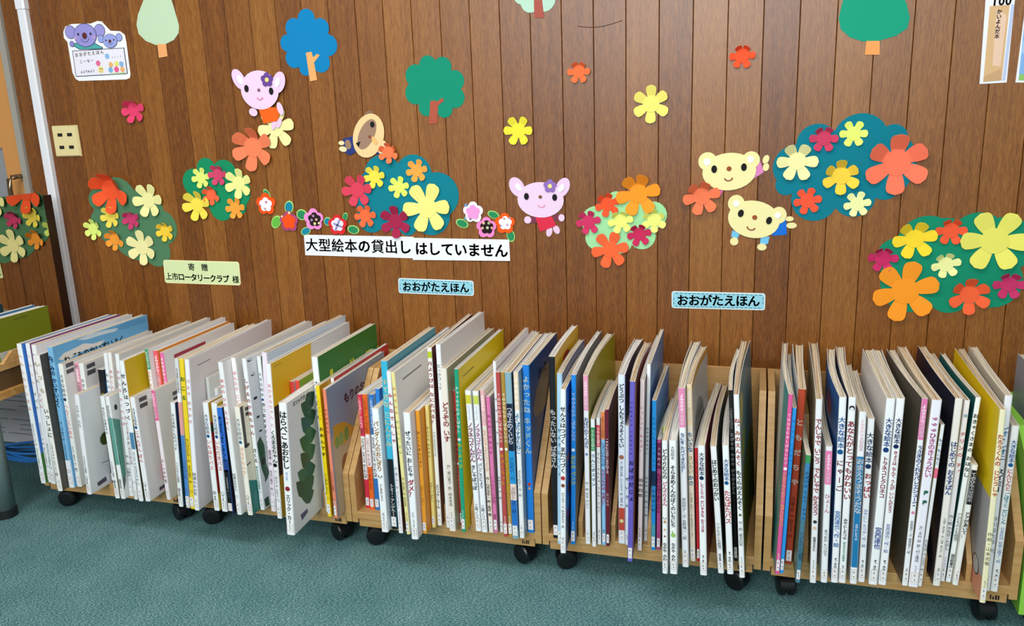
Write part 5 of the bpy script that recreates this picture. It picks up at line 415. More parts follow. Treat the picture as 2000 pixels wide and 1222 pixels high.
# ---------------------------------------------------------------- rolling book carts
def cart(k, x0, x1, divs, label):
    t = thing('book_cart', label, 'book cart', ((x0+x1)/2, -.28, 0), group='rolling book carts along the wall'); ox, oy = (x0+x1)/2, -.28
    def prof(pts): return [(y-oy, z) for y, z in pts]
    a, b = x0-ox, x1-ox; th = .019
    base = MB(); base.prism(prof([(-.5,.098),(-.499,.0965),(-.06,.0965),(-.06,.12),(-.499,.12),(-.5,.1185)]), a+th, b-th, 'x', BEECH)
    base.prism(prof([(-.497,.071),(-.497,.0955),(-.06,.0955),(-.06,.071)]), a+.022, b-.022, 'x', BEECH); base.build('base_board', t)
    sp = prof([(-.5,.084),(-.5,.247),(-.27,.522),(-.052,.522),(-.052,.084)])
    for u, v in ((a, a+th), (b-th, b)): m = MB(); m.prism(sp, u, v, 'x', BEECH); m.build('side_panel', t)
    bk = MB(); bk.box(a+th, b-th, -.068-oy, -.053-oy, .121, .522, BEECH); bk.build('back_panel', t)
    for dx in divs:
        m = MB(); m.prism(prof([(-.5,.121),(-.5,.172),(-.27,.46),(-.069,.46),(-.069,.121)]), dx-ox-.006, dx-ox+.006, 'x', BEECH); m.build('divider', t)
    mk = MB(); kx = b-.06; blk = M('17181c', .5)
    for i, (w, h) in enumerate(((.003,.012),(.003,.008),(.004,.012),(.003,.012))): mk.box(kx+i*.006, kx+i*.006+w, -.4985-oy, -.497-oy, .0775, .0775+h, blk)
    mk.build('maker_mark', t)
    rub = M('101216', .35)
    for cx, cy, yaw in ((a+.062, -.465, .35), (b-.062, -.465, -.5), (a+.062, -.1, .8), (b-.062, -.1, -.2)):
        c = MB()
        if k == 'E': yaw = -1.35
        ca, sa = math.cos(yaw), math.sin(yaw)
        def P(x, y, z): return (cx+ca*x-sa*y, cy-oy+sa*x+ca*y, z)
        # hood and stem of the caster
        n = 14; ring = [(math.cos(math.pi*i/n)*.03, .03+math.sin(math.pi*i/n)*.031) for i in range(n+1)]
        prof_h = [(p[0], p[1]) for p in ring] + [(-.03,.02),(.03,.02)]
        q = MB(); q.prism(prof_h, -.004, .004, 'y', rub); c.raw([P(*v) for v in q.v], q.f, rub)
        q = MB(); q.prism([(p[0]*1.04, p[1]) for p in ring] + [(-.02,.034),(.02,.034)], -.018, .018, 'y', rub); c.raw([P(v[0], v[1], v[2]) for v in q.v], q.f, rub)
        q = MB(); q.tube([(0,0,.055),(0,0,.071)], .012, rub, 12); c.raw([P(*v) for v in q.v], q.f, rub)
        co = c.build('caster', t)
        for s in (-1, 1):
            w = MB(); q = MB(); r0 = .0305
            q.tube([(0, s*.006, 0),(0, s*.0065, 0),(0, s*.018, 0),(0, s*.022, 0),(0, s*.0235, 0)], [r0-.004, r0, r0, r0-.004, r0-.012], rub, 28)
            w.raw([P(v[0], v[1], v[2]+r0) for v in q.v], q.f, rub); w.build('wheel', co)
CL = {'A': 'wooden book cart at the far left, holding the sky-blue seaside book', 'B': 'wooden book cart with the green leaf book in front, left of centre',
      'C': 'wooden book cart holding the turquoise and orange books', 'D': 'wooden book cart holding the violet book, right of centre',
      'E': 'wooden book cart at the far right, beside the green bookcase'}
for k, x0, x1, divs in CARTS: cart(k, x0, x1, divs, CL[k])

# ---------------------------------------------------------------- picture books
# books that have gone limp: (sideways bow of the whole book, left cover standing open, right cover standing open)
BEND = {'D72': (-.005,0,0), 'D73': (-.006,0,0), 'D74': (-.007,0,.010), 'D79': (-.006,.007,0), 'D81': (-.006,0,.005), 'D83': (0,0,0), 'D84': (0,0,0), 'D89': (-.006,.010,0), 'D90': (-.006,0,.003),
        'D92': (-.005,0,0), 'D93': (-.006,0,0), 'D94': (-.006,0,0), 'D95': (-.007,0,0), 'D96': (-.004,0,.012), 'E97': (-.008,.003,.002), 'E99': (-.003,.012,0), 'E101': (.001,.006,.003),
        'E103': (-.010,.004,0), 'E104': (-.006,.003,.004), 'E105': (-.005,0,0), 'E107': (-.003,.006,0), 'E108': (-.003,0,.006), 'E109': (-.006,.008,0), 'E110': (-.005,0,0), 'E112': (-.005,.003,0), 'E116': (-.003,.010,0), 'E117': (-.003,.003,0), 'C64': (0,0,0)}
def book(b, zb=.12):
    X, Y, th, H, D, tl, tw = b['g']; h = th/2; c = .0013
    lean, yaw = math.atan(tl), math.atan(tw)
    t = thing('picture_book', b['label'], 'book', (X, Y, zb+.0004+(h+sum(map(abs, BEND.get(b['k'], (.004, 0, 0)))))*abs(math.sin(lean))), (0, lean, yaw), 'big picture books in the carts')
    t.rotation_mode = 'XYZ'
    r = min(.004, h*.5); cs, cl, cr = COV(b['spine']), PALE(b['left']), PALE(b['right'])
    bow, fl, fr_ = BEND.get(b['k'], (-.004 if b['k'][0] in 'DE' else 0, 0, 0))
    NS = 7
    def off(y): u = min(1, max(0, (y-r)/(D-r))); return bow*math.sin(math.pi*u)*(1 if u < .5 else .75+.25*math.sin(math.pi*u))
    def xl(y): u = max(0, (y-r)/(D-r)); return -h+off(y)-fl*u**1.4
    def xr(y): u = max(0, (y-r)/(D-r)); return h+off(y)+fr_*u**1.4
    m = MB(); wht = COV('e9e7e2')
    ys = [r+(D-r)*i/NS for i in range(NS+1)]
    spn = [(-h,r),(-h+.3*r,.3*r),(-h+r,0),(h-r,0),(h-.3*r,.3*r),(h,r)]
    inn = [(h-c,c+r*.4),(-h+c,c+r*.4)]
    for i in range(5):
        (xa, ya), (xb, yb) = spn[i], spn[i+1]; m.raw([(xa,ya,0),(xb,yb,0),(xb,yb,H),(xa,ya,H)], [(0,1,2,3)], cs)
    for z in (0, H): m.raw([(x,y,z) for x, y in spn]+[(x,y,z) for x, y in inn], [(0,1,2,7),(2,3,6,7),(3,4,5,6)], wht)
    m.raw([(inn[0][0],inn[0][1],0),(inn[1][0],inn[1][1],0),(inn[1][0],inn[1][1],H),(inn[0][0],inn[0][1],H)], [(0,1,2,3)], wht)
    for f_, cc, sg in ((xl, cl, 1), (xr, cr, -1)):
        for i in range(NS):
            ya, yb = ys[i], ys[i+1]; yi = ya if i else c+r*.4
            A, B, C_, D_ = (f_(ya),ya), (f_(yb),yb), (f_(yb)+sg*c,yb), (f_(ya)+sg*c,yi)
            m.raw([(*A,0),(*B,0),(*B,H),(*A,H)], [(0,1,2,3)], cc)
            m.raw([(*D_,0),(*C_,0),(*C_,H),(*D_,H)], [(0,1,2,3)], wht)
            for z in (0, H): m.raw([(*A,z),(*B,z),(*C_,z),(*D_,z)], [(0,1,2,3)], wht)
        A, B = (f_(D),D), (f_(D)+sg*c,D); m.raw([(*A,0),(*B,0),(*B,H),(*A,H)], [(0,1,2,3)], wht)
    eps = .00015; hw = h-r*.55
    for bd in filter(None, b['bands'].split(',') if ',' in b['bands'] else b['bands'].split(';')):
        fr, hx = bd.split(':'); u, v = map(float, fr.split('-'))
        z0, z1 = H*(1-v), H*(1-u)
        m.raw([(-hw,-eps,z0),(hw,-eps,z0),(hw,-eps,z1),(-hw,-eps,z1)], [(0,1,2,3)], COV(hx))
        m.raw([(-hw,-eps,z0),(-hw,-eps,z1),(-h-eps,r*.9,z1),(-h-eps,r*.9,z0)], [(0,1,2,3)], COV(hx))
        m.raw([(hw,-eps,z0),(h+eps,r*.9,z0),(h+eps,r*.9,z1),(hw,-eps,z1)], [(0,1,2,3)], COV(hx))
    for s_, a, e, hx, bold in b['texts']:
        text_down(m, s_, bold, H*(1-a), H*(1-e), min(th*(1.0 if bold else .82), .017 if not bold else .03), lambda x, z: (x, -2*eps, z), COV(hx))
    # printed pictures on the covers
    lay = 1
    for a in filter(None, b['art'].split(';')):
        side = 1
        if a.startswith('l:'): side = -1; a = a[2:]
        kind, arg = a.split(':', 1); arg = arg.split(',')
        ee = side*(eps+.00004*lay); lay += 1
        def on(y): return (xr(y) if side > 0 else xl(y))+ee
        def pt(u, v): y = r+u*(D-r); return (on(y), y, v*H)
        if kind == 'r':
            u0, v0, u1, v1 = map(float, arg[:4]); nq = NS*2
            for i in range(nq): ua, ub = u0+(u1-u0)*i/nq, u0+(u1-u0)*(i+1)/nq; m.raw([pt(ua,v0),pt(ub,v0),pt(ub,v1),pt(ua,v1)], [(0,1,2,3)], COV(arg[4]))
        elif kind in ('e', 's'):
            u0, v0, ru = map(float, arg[:3]); hx = arg[-1]; rv = float(arg[3]) if kind == 'e' else ru*D/H
            nn = 26 if kind == 'e' else 52
            m.raw([pt(min(1, max(0, u0+ru*math.cos(2*math.pi*i/nn)*(1 if kind == 'e' or i % 2 else .82))), min(1, max(0, v0+rv*math.sin(2*math.pi*i/nn)*(1 if kind == 'e' or i % 2 else .82)))) for i in range(nn)], [tuple(range(nn))], COV(hx))
        elif kind == 'p2':
            q = [float(v) for v in arg[:-1]]; m.raw([pt(q[i], q[i+1]) for i in range(0, len(q), 2)], [tuple(range(len(q)//2))], COV(arg[-1]))
        elif kind == 'T':
            s_, u0, v0, sz, hx = arg[0], float(arg[1]), float(arg[2]), float(arg[3]), arg[4]; size = sz*H*1.5
            L_ = list(s_)
            for i, ch in enumerate(L_):
                if side > 0: f = lambda x, y, i=i: (on(r+u0*D+(i+.5)*size*.98+x), r+u0*D+(i+.5)*size*.98+x, v0*H+y)
                else: f = lambda x, y, i=i: (on(r+u0*D+(len(L_)-i-.5)*size*.98-x), r+u0*D+(len(L_)-i-.5)*size*.98-x, v0*H+y)
                put_char(m, ch, True, size, f, COV(hx))
        elif kind == 'o':
            z = H*(1-float(arg[0])); q = h*float(arg[2]); m.raw([(q*math.cos(2*math.pi*i/20), -eps*(3+lay*.1), z+q*math.sin(2*math.pi*i/20)) for i in range(20)], [tuple(range(20))], COV(arg[1]))
        elif kind in ('p', 'g', 'd'):   # small figures printed on the spine: panda, round bean, tadpoles
            z = H*(1-float(arg[0]))
            def disc(cx, cz, rx, rz, hx, l=3, a0=0):
                m.raw([(cx+rx*math.cos(2*math.pi*i/20), -eps*l, cz+rz*math.sin(2*math.pi*i/20)) for i in range(20)], [tuple(range(20))], COV(hx))
            s_ = h*.62
            if kind == 'p':
                disc(0, z, s_, s_*.85, 'f8f8f6', 2)
                for sx in (-1, 1): disc(sx*s_*.75, z+s_*.75, s_*.34, s_*.34, '222222', 3); disc(sx*s_*.36, z+s_*.1, s_*.24, s_*.3, '2a2a2a', 4)
                disc(0, z-s_*.25, s_*.14, s_*.1, '2a2a2a', 4)
            elif kind == 'g':
                disc(0, z, s_, s_*1.05, '8fbf58', 3); disc(s_*.1, z+s_*.1, s_*.6, s_*.6, 'a8d070', 4); disc(-s_*.3, z+s_*1.5, s_*.3, s_*.5, '7aa848', 3)
                for sx in (-1, 1): disc(sx*s_*.3+s_*.1, z+s_*.1, s_*.09, s_*.12, '222222', 5)
            else:
                for j, dz in enumerate((.012, -.014)):
                    disc(.001, z+dz, s_*.75, s_*.62, '2f6a58', 3); m.tube([(.001-s_*.4, -eps*3, z+dz-s_*.3),(.001-s_*.6,-eps*3,z+dz-s_*.9),(.001-s_*.3,-eps*3,z+dz-s_*1.2)], [.0022,.0016,.0005], COV('2f6a58'), 6)
    if b['k'][0] in 'AB' and b['k'] != 'B39':   # ring printed on the clear film over the classification label
        zr, r0, r1 = .062, h*.62, h*.5; nn = 20
        rv = [(r0*math.cos(2*math.pi*i/nn), -3*eps, zr+r0*math.sin(2*math.pi*i/nn)) for i in range(nn)]+[(r1*math.cos(2*math.pi*i/nn), -3*eps, zr+r1*math.sin(2*math.pi*i/nn)) for i in range(nn)]
        m.raw(rv, [(i,(i+1)%nn,nn+(i+1)%nn,nn+i) for i in range(nn)], COV('55555a'))
    m.build('cover', t, fixn=False)
    p = MB(); pm = PAGES[(sum(map(ord, b['k']))*7) % 3] if b['k'][0] != 'E' else PAGES[2 if b['k'] in ('E110','E112','E113','E116','E99','E101') else 1]
    g = .0006; y0, y1, zt = c+r*.4+g, D-.003, H-.0025
    rnd = random.Random(b['k']); nl = max(3, int(th/.0024))
    def leaf(k0, k1, ya, yb, za, zb_):
        """a bunch of sheets between the covers, k = 0 at the left cover, 1 at the right one; it follows the bow"""
        yy = [ya+(yb-ya)*i/NS for i in range(NS+1)]; vs = []
        for y in yy:
            u = max(0, (y-r)/(D-r)); s0 = fl*u**1.4*PF; s1 = fr_*u**1.4*PF
            a_, b_ = -h+off(y)+c+g-s0, h+off(y)-c-g+s1
            vs += [(a_+(b_-a_)*k0,y,za),(a_+(b_-a_)*k1,y,za),(a_+(b_-a_)*k1,y,zb_),(a_+(b_-a_)*k0,y,zb_)]
        fs = [(3,2,1,0), tuple(4*NS+i for i in range(4))]
        for i in range(NS):
            for j in range(4): fs.append((4*i+j, 4*i+(j+1)%4, 4*i+4+(j+1)%4, 4*i+4+j))
        p.raw(vs, fs, pm)
    PF = .35
    for i in range(nl):
        d = .04 if (fl or fr_) else .0
        leaf(i/nl+d/nl, (i+1)/nl-d/nl, y0, y1-rnd.uniform(0,.006), .0025, zt+(rnd.uniform(.0004,.002) if rnd.random() < .6 else 0))
    p.build('page_block', t)
    # classification sticker at the tail of the spine
    s = MB(); sw = min(hw, .0105); z0, z1 = .010, .042 if H > .42 else .037; fy = -.0007
    s.box(-sw, sw, fy, -.00055, z0, z1, COV('f2f0ee'))
    fr = COV('b8423c' if (ord(b['k'][-1]) % 3 == 0) else '3a3a44'); lw = .0005; f2 = fy-.0001
    for za, zc in ((z0+.004, z0+.004+lw), (z1-lw*2, z1-lw)): s.raw([(-sw,f2,za),(sw,f2,za),(sw,f2,zc),(-sw,f2,zc)], [(0,1,2,3)], fr)
    if sw > .006:
        for xa in (-sw+lw, sw-2*lw): s.raw([(xa,f2,z0+.004),(xa+lw,f2,z0+.004),(xa+lw,f2,z1-lw),(xa,f2,z1-lw)], [(0,1,2,3)], fr)
    put_char(s, 'E', False, .0085, lambda x, y: (x, f2, z1-.009+y), COV('3a3a40'))
    s.raw([(-.0012,f2,z0+.0085),(.0016,f2,z0+.0085),(.0016,f2,z0+.0115),(-.0012,f2,z0+.0115)], [(0,1,2,3)], COV('55555c'))
    s.build('spine_label', t, fixn=False)
    return t
for b in SPEC: book(b)

# ---------------------------------------------------------------- paper things on the wall
def ell(x, z, rx, rz, rot, n=28):
    a = R(-rot); ca, sa = math.cos(a), math.sin(a)
    return [(x+ca*rx*math.cos(2*math.pi*i/n)-sa*rz*math.sin(2*math.pi*i/n), z+sa*rx*math.cos(2*math.pi*i/n)+ca*rz*math.sin(2*math.pi*i/n)) for i in range(n)]
def blob(cs, n=150):
    """outline round a cluster of overlapping circles, seen from their centre"""
    w = sum(c[2]**2 for c in cs); cx = sum(c[0]*c[2]**2 for c in cs)/w; cz = sum(c[1]*c[2]**2 for c in cs)/w; out = []
    for i in range(n):
        a = 2*math.pi*i/n; ux, uz = math.cos(a), math.sin(a); best = .01
        for x, z, r in cs:
            px, pz = x-cx, z-cz; d = px*ux+pz*uz; e = r*r-(px*px+pz*pz-d*d)
            if e > 0: best = max(best, d+math.sqrt(e))
        out.append((cx+ux*best, cz+uz*best))
    return out
def arcs(q, n=10):
    """cloud outline: circular lobes between successive notch points (x, z, sagitta over chord)"""
    out = []
    for i, (x, z, k) in enumerate(q):
        x1, z1, _ = q[(i+1) % len(q)]; dx, dz = x1-x, z1-z
        if k < .02: out.append((x, z)); continue
        c = math.hypot(dx, dz); sg = k*c; r = (c*c/4+sg*sg)/(2*sg); mx, mz = (x+x1)/2, (z+z1)/2; nx, nz = -dz/c, dx/c
        cx, cz = mx-nx*(r-sg), mz-nz*(r-sg); a0 = math.atan2(z-cz, x-cx); a1 = math.atan2(z1-cz, x1-cx)
        while a1 > a0: a1 -= 2*math.pi
        for j in range(n): a = a0+(a1-a0)*j/n; out.append((cx+r*math.cos(a), cz+r*math.sin(a)))
    return out
def scallop(x, z, r, n=5, rot=.3): return blob([(x+.56*r*math.cos(rot+2*math.pi*i/n), z+.56*r*math.sin(rot+2*math.pi*i/n), r*.46) for i in range(n)]+[(x, z, r*.5)], 90)
def plate(parent, name, pts, y, th, m, loc):
    mb = MB(); mb.prism([(x-loc[0], z-loc[2]) for x, z in pts], y-loc[1], y-th-loc[1], 'y', m); return mb.build(name, parent)
LAY = .0011
def outline(kind, d):
    if kind == 'ell': return ell(*d)
    if kind == 'poly': return d
    if kind == 'blob': return blob(d)
    if kind == 'arcs': return arcs(d)
    if kind == 'flo': return scallop(*d)
    if kind == 'arc':
        x, z, rx, w, rot = d; a0 = R(-rot); up = []; dn = []
        for i in range(13):
            a = math.pi+math.pi*i/12; c_, s_ = math.cos(a), math.sin(a)
            for L_, k in ((up, rx), (dn, rx-w)):
                px, pz = k*c_, k*s_*.75; L_.append((x+px*math.cos(a0)-pz*math.sin(a0), z+px*math.sin(a0)+pz*math.cos(a0)))
        return up+dn[::-1]
def cutout(name, label, cat, parts, group=None, y0=-.0002, lay=LAY, mat=PAPER):
    outl = [(p[0], outline(p[1], p[4]), p[2], p[3]) for p in parts]
    xs = [q[0] for o in outl for q in o[1]]; zs = [q[1] for o in outl for q in o[1]]
    loc = ((min(xs)+max(xs))/2, y0, min(zs)); t = thing(name, label, cat, loc, group=group)
    for nm, pts, hx, l in outl: plate(t, nm, pts, y0-(l-1)*lay, lay*.92, mat(hx), loc)
    return t
for hx, lb, cs in BUSHES:
    pts = arcs(cs); loc = (sum(p[0] for p in pts)/len(pts), -.0002, min(p[1] for p in pts))
    o = plate(None, 'paper_bush', pts, -.0002, .0012, PAPER(hx), loc); o.location = loc; tag(o, lb, 'paper bush', 'paper bushes on the wall')
for lb, parts in TREES: cutout('paper_tree', lb, 'paper tree', [(n, k, h, i+1, d) for i, (n, k, h, d) in enumerate(parts)], 'paper trees on the wall')
for nm, lb, parts in FIGURES: cutout(nm, lb, {'paper_bunny': 'paper bunny', 'paper_bear': 'paper bear', 'paper_monkey': 'paper animal'}[nm], parts, 'paper animals on the wall', y0=-.0098 if 'orange dress' in lb else -.0025 if 'navy' in lb else -.0006)
for lb, parts in FELT: cutout('felt_flower', lb, 'felt flower', parts, 'felt flowers in the garlands', y0=-.0022 if 'last of the left' in lb else -.0008, lay=.0016, mat=lambda h: M(h, .9, 0, .15))
cutout('picture_card', 'white die-cut card of two purple koalas holding a hand-drawn notice', 'card', KOALA, y0=-.0004, lay=.0005, mat=lambda h: M(h, .45, 0, .4))
kc = [o for o in bpy.data.objects if o.name == 'picture_card'][0]
for t_, p0, p1, sz, hx in KOALA_TEXT:
    mb = MB(); text_line(mb, t_, False, p0, p1, sz, -.0026, PAPER(hx))
    mb.v = [(x-kc.location.x, y-kc.location.y, z-kc.location.z) for x, y, z in mb.v]; mb.build('handwriting', kc, fixn=False)

def paper_flower(x, z, r, hx, rot, fold, npet, label, y):
    mb = MB(); m = PAPER(hx); big = min(1, max(0, (r-.035)/.03)); rc = (.53-.13*big)*r
    mb.raw([(rc*math.cos(2*math.pi*i/24), -.0013, rc*math.sin(2*math.pi*i/24)) for i in range(24)], [tuple(range(24))], m)
    rnd = random.Random(label)
    for i in range(npet):
        a = R(90-rot)+2*math.pi*i/npet; up = math.sin(a)
        bend = R(fold) if up > .45 else R((rnd.uniform(4, 14)+fold*.12) if fold else 2)
        lean_ = rnd.uniform(-.05, .05); a += lean_
        wd = .27*r; L0, L1 = .3*r, r; rows = 12; vs = []; fs = []
        for j in range(rows):
            u = j/(rows-1); l = L0+(L1-L0)*u
            ww = wd*(.62+.38*math.sin(u/.7*math.pi/2)) if u < .7 else wd*math.sqrt(max(0, 1-((u-.7)/.3)**2))
            ww = max(ww, .0002)
            hinge = rc; d = max(0, l-hinge); rad = min(l, hinge)+d*math.cos(bend); yy = -d*math.sin(bend)-.0001*(i % 3)
            for s in (-1, 0, 1):
                vs.append((rad*math.cos(a)-s*ww*math.sin(a), yy-(.0006 if s == 0 else 0)*u, rad*math.sin(a)+s*ww*math.cos(a)))
        for j in range(rows-1):
            for s in range(2): q = j*3+s; fs.append((q, q+1, q+4, q+3))
        mb.raw(vs, fs, m)
    o = mb.build('paper_flower', None, fixn=False); o.location = (x, y, z)
    sol = o.modifiers.new('thickness', 'SOLIDIFY'); sol.thickness = .0005; sol.offset = 0
    tag(o, label, 'paper flower', 'paper flowers on the wall')
for f in FLOWERS: paper_flower(*f)

# ---------------------------------------------------------------- notices
def rounded(c, rad, n=5):
    out = []
    for i in range(4):
        p, a, b = Vector(c[i]), Vector(c[i-1]), Vector(c[(i+1) % 4])
        if rad <= 0: out.append(tuple(p)); continue
        u, v = (a-p).normalized(), (b-p).normalized()
        for k in range(n+1):
            t = k/n; q = p+u*rad*(1-t)**2+v*rad*t**2; out.append(tuple(q))
    return out
for s_ in SIGNS:
    pts = rounded(s_['c'], s_['rad']); y0 = s_['y']
    loc = (sum(p[0] for p in s_['c'])/4, y0, min(p[1] for p in s_['c'])); t = thing('wall_sign', s_['label'], 'sign', loc)
    plate(t, 'board', pts, y0, .0012, M(s_['edge'], .4), loc)
    cc = Vector((loc[0], sum(p[1] for p in s_['c'])/4)); y = y0-.0013
    if s_['inset']:
        k = s_['inset']; ins = []
        for p in s_['c']:
            d = Vector(p)-cc; ins.append((p[0]-math.copysign(k, d.x), p[1]-math.copysign(k, d.y)))
        plate(t, 'face', rounded(ins, max(.001, s_['rad']-k)), y, .0002, M(s_['face'], .4), loc); y -= .0004
    if s_['dash']:
        mb = MB(); k = .0065; ring = []
        ins = [Vector((p[0]-math.copysign(k, p[0]-cc.x), p[1]-math.copysign(k, p[1]-cc.y))) for p in s_['c']]
        for i in range(4):
            a, b = ins[i], ins[(i+1) % 4]; d = b-a; ln = d.length; u = d/ln; v = Vector((-u.y, u.x)); q = .006
            while q < ln-.010:
                e = min(q+.0085, ln-.004); mb.raw([(p.x-loc[0], y-loc[1], p.y-loc[2]) for p in (a+u*q-v*.0008, a+u*e-v*.0008, a+u*e+v*.0008, a+u*q+v*.0008)], [(0,1,2,3)], M('16303f', .5)); q += .0135
        mb.build('stitch_border', t, fixn=False)
    mb = MB()
    for tx, p0, p1, bold, size, hx in s_['text']: text_line(mb, tx, bold, p0, p1, size, y-.0002, M(hx, .5))
    mb.v = [(a-loc[0], b-loc[1], c-loc[2]) for a, b, c in mb.v]; mb.build('lettering', t, fixn=False)
for p in POSTERS:
    loc = (sum(q[0] for q in p['c'])/4, -.0004, min(q[1] for q in p['c'])); t = thing('poster', p['label'], 'poster', loc)
    plate(t, 'sheet', p['c'], -.0004, .0006, M('eceef4', .35), loc)
    for i, (nm, hx, pts) in enumerate(p['parts']): plate(t, nm, pts, -.0010-i*.0002, .00018, M(hx, .35), loc)
    mb = MB()
    for tx, p0, p1, size, hx, vert in p['text']:
        if vert: text_down(mb, tx, True, p0[1], p1[1], size, lambda x, z, p0=p0, p1=p1: (p0[0]+(p1[0]-p0[0])*(p0[1]-z)/(p0[1]-p1[1])+x, -.0024, z), PAPER(hx))
        else: text_line(mb, tx, True, p0, p1, size, -.0024, PAPER(hx))
    if mb.v:
        mb.v = [(a-loc[0], b-loc[1], c-loc[2]) for a, b, c in mb.v]; mb.build('lettering', t, fixn=False)

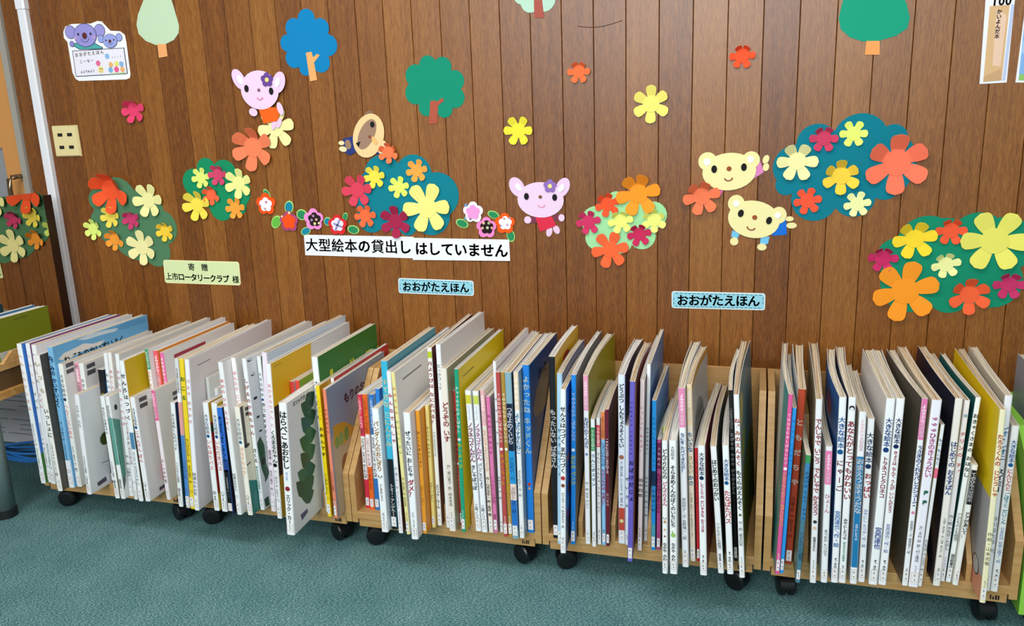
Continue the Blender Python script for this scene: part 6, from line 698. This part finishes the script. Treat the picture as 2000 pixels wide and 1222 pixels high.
# ---------------------------------------------------------------- left corner: table, mirror panel, book rack, cable, papers
def left_corner():
    t = thing('low_table', 'low wooden table with round steel legs at the left edge', 'table', (-2.55, -.62, 0)); ox, oy = -2.55, -.62
    mb = MB(); mb.box(-3.1-ox, -2.035-ox, -.95-oy, -.20-oy, .437, .461, TABLE); mb.build('table_top', t)
    st = M('7f9494', .3, .35)
    for lx, ly in ((-2.112, -.59), (-3.02, -.59), (-2.112, -.27), (-3.02, -.27)):
        l = MB(); l.tube([(lx-ox, ly-oy, .03), (lx-ox, ly-oy, .437)], .033, st, 28); lo = l.build('leg', t, True)
        f = MB(); f.tube([(lx-ox, ly-oy, 0), (lx-ox, ly-oy, .03)], .0355, M('15171a', .5), 28); f.build('foot_cap', lo)
    ap = MB(); ap.box(-3.02-ox, -2.11-ox, -.285-oy, -.265-oy, .37, .437, TABLE); ap.build('apron', t)
    # glossy panel standing on the table: it mirrors the wall
    p = thing('mirror_panel', 'upright mirror panel on the low table reflecting the dull green bush', 'mirror', (-2.208, -.5, .461))
    g = MB(); g.prism([(-.40,0),(-.40,.634),(.365,.634),(.38,.619),(.38,0)], -.003, .003, 'x', M('cfcabc', .0, 1.0)); g.build('mirror_sheet', p)
    e = MB(); e.box(-.006, .0025, .381, .42, -.0, .62, M('2a1208', .5)); e.build('edge_strip', p)
    # little rack with small books in front of the mirror
    r = thing('book_rack', 'small wooden book rack on the low table in front of the mirror', 'book rack', (-2.12, -.45, .461)); ox, oy = -2.12, -.45
    b = MB(); b.box(-.075, .07, -.17, .16, .068, .09, BEECH); b.build('base_board', r)
    for fx in (-.06, .055):
        f = MB(); f.box(fx-.008, fx+.008, -.12, .12, 0, .068, M('5a4326', .6)); f.build('foot', r)
    s = MB(); s.prism([(-.095,.09),(-.052,.125),(.155,.125),(.155,.09)], .056, .069, 'x', BEECH); s.build('side_panel', r)
    k = MB(); k.box(-.075, .056, .155, .165, .09, .12, BEECH); k.build('back_panel', r)
    z = .5515
    for hx, x, th, H, D, y, lb in (('6f7a10', -2.083, .016, .148, .23, -.535, 'small olive green book at the open end of the table rack'), ('b8a8c8', -2.106, .012, .146, .23, -.537, 'small lilac book in the table rack behind the olive green one'), ('4a7fa8', -2.128, .014, .152, .22, -.535, 'small blue book in the table rack nearest the mirror')):
        art = 'r:0,0,.75,.22,b8beb8;e:.45,.1,.12,.08,1f5a3a;r:.35,.88,.6,.9,4a5010' if hx == '6f7a10' else ''
        book(dict(k='Z'+hx, g=[x, y, th, H, D, 0, 0], spine=hx, right=hx, left=hx, bands='', texts=[], art=art, label=lb), z)
    # papers leaning on the wall under the table
    q = thing('notice_sheet', 'white printed sheet leaning on the wall under the low table', 'paper', (-2.66, -.03, 0))
    m = MB(); m.raw([(-.4,0,0),(.36,0,0),(.36,.026,.36),(-.4,.026,.36),(-.4,.002,0),(.36,.002,0),(.36,.028,.36),(-.4,.028,.36)], [(0,1,2,3),(7,6,5,4),(0,4,5,1),(1,5,6,2),(2,6,7,3),(3,7,4,0)], PAPER('c9c8cc')); m.build('sheet', q)
    m = MB(); rnd = random.Random(5)
    for i in range(16):
        zz = .02+i*.021; x = -.39
        while x < .33:
            w = rnd.uniform(.04,.2); yy = zz*.026/.36-.0006
            if rnd.random() < .7: m.raw([(x,yy,zz),(min(x+w,.355),yy,zz),(min(x+w,.355),yy+.0002,zz+.0028),(x,yy+.0002,zz+.0028)], [(0,1,2,3)], PAPER('6c6c74'))
            x += w+.02
    m.build('print_lines', q, fixn=False)
    def coil(name, hx, rad, loops, label):
        m = MB(); pts = []
        for cx, cy, rx, ry, rot, z0 in loops:
            for i in range(25):
                a = 2*math.pi*i/24; x, y = rx*math.cos(a), ry*math.sin(a)
                pts.append((cx+x*math.cos(rot)-y*math.sin(rot), cy+x*math.sin(rot)+y*math.cos(rot), z0+.008*math.sin(a*2)+.008))
        loc = Vector((loops[0][0], loops[0][1], 0)); m.tube([Vector(p)-loc for p in pts], rad, M(hx, .4), 8); o = m.build(name, None, True); o.location = loc; tag(o, label, 'cable')
    coil('network_cable', '2a78c4', .0055, [(-2.50,-.155,.13,.05,.1,.002),(-2.48,-.15,.15,.06,.0,.014),(-2.47,-.165,.13,.045,-.1,.026),(-2.5,-.16,.14,.055,.15,.038)], 'blue network cable coiled on the carpet under the low table')
    coil('power_cord', '14161a', .004, [(-2.72,-.30,.09,.035,.2,.001),(-2.70,-.31,.11,.04,-.1,.011)], 'black cord lying over the blue cable coil')
left_corner()

def right_end():
    t = thing('green_bookcase', 'light green bookcase cut off at the right edge of the picture', 'bookcase', (1.4, -.27, 0)); ox, oy = 1.4, -.27
    g = M('8fd44a', .45)
    sp = [(y-oy, z) for y, z in [(-.5,.045),(-.5,.26),(-.405,.44),(-.33,.49),(-.05,.49),(-.05,.045)]]
    for a, b in ((1.070, 1.094), (1.706, 1.73)): m = MB(); m.prism(sp, a-ox, b-ox, 'x', g); m.build('side_panel', t)
    m = MB(); m.box(1.094-ox, 1.706-ox, -.495-oy, -.06-oy, .05, .075, g); m.build('base_board', t)
    m = MB(); m.box(1.094-ox, 1.706-ox, -.075-oy, -.055-oy, .075, .49, g); m.build('back_panel', t)
    for x in (1.12, 1.68):
        for y in (-.44, -.11): m = MB(); m.tube([(x-ox, y-oy, 0), (x-ox, y-oy, .05)], .02, M('22262a', .5), 14); m.build('foot', t)
    book(dict(k='Zg', g=[1.128, -.40, .02, .54, .31, 0, 0], spine='8d929c', right='7a7f88', left='8a909a', bands='', texts=[], art='', label='tall grey book standing in the green bookcase at the right edge'), .0755)
right_end()
bpy.context.view_layer.update()
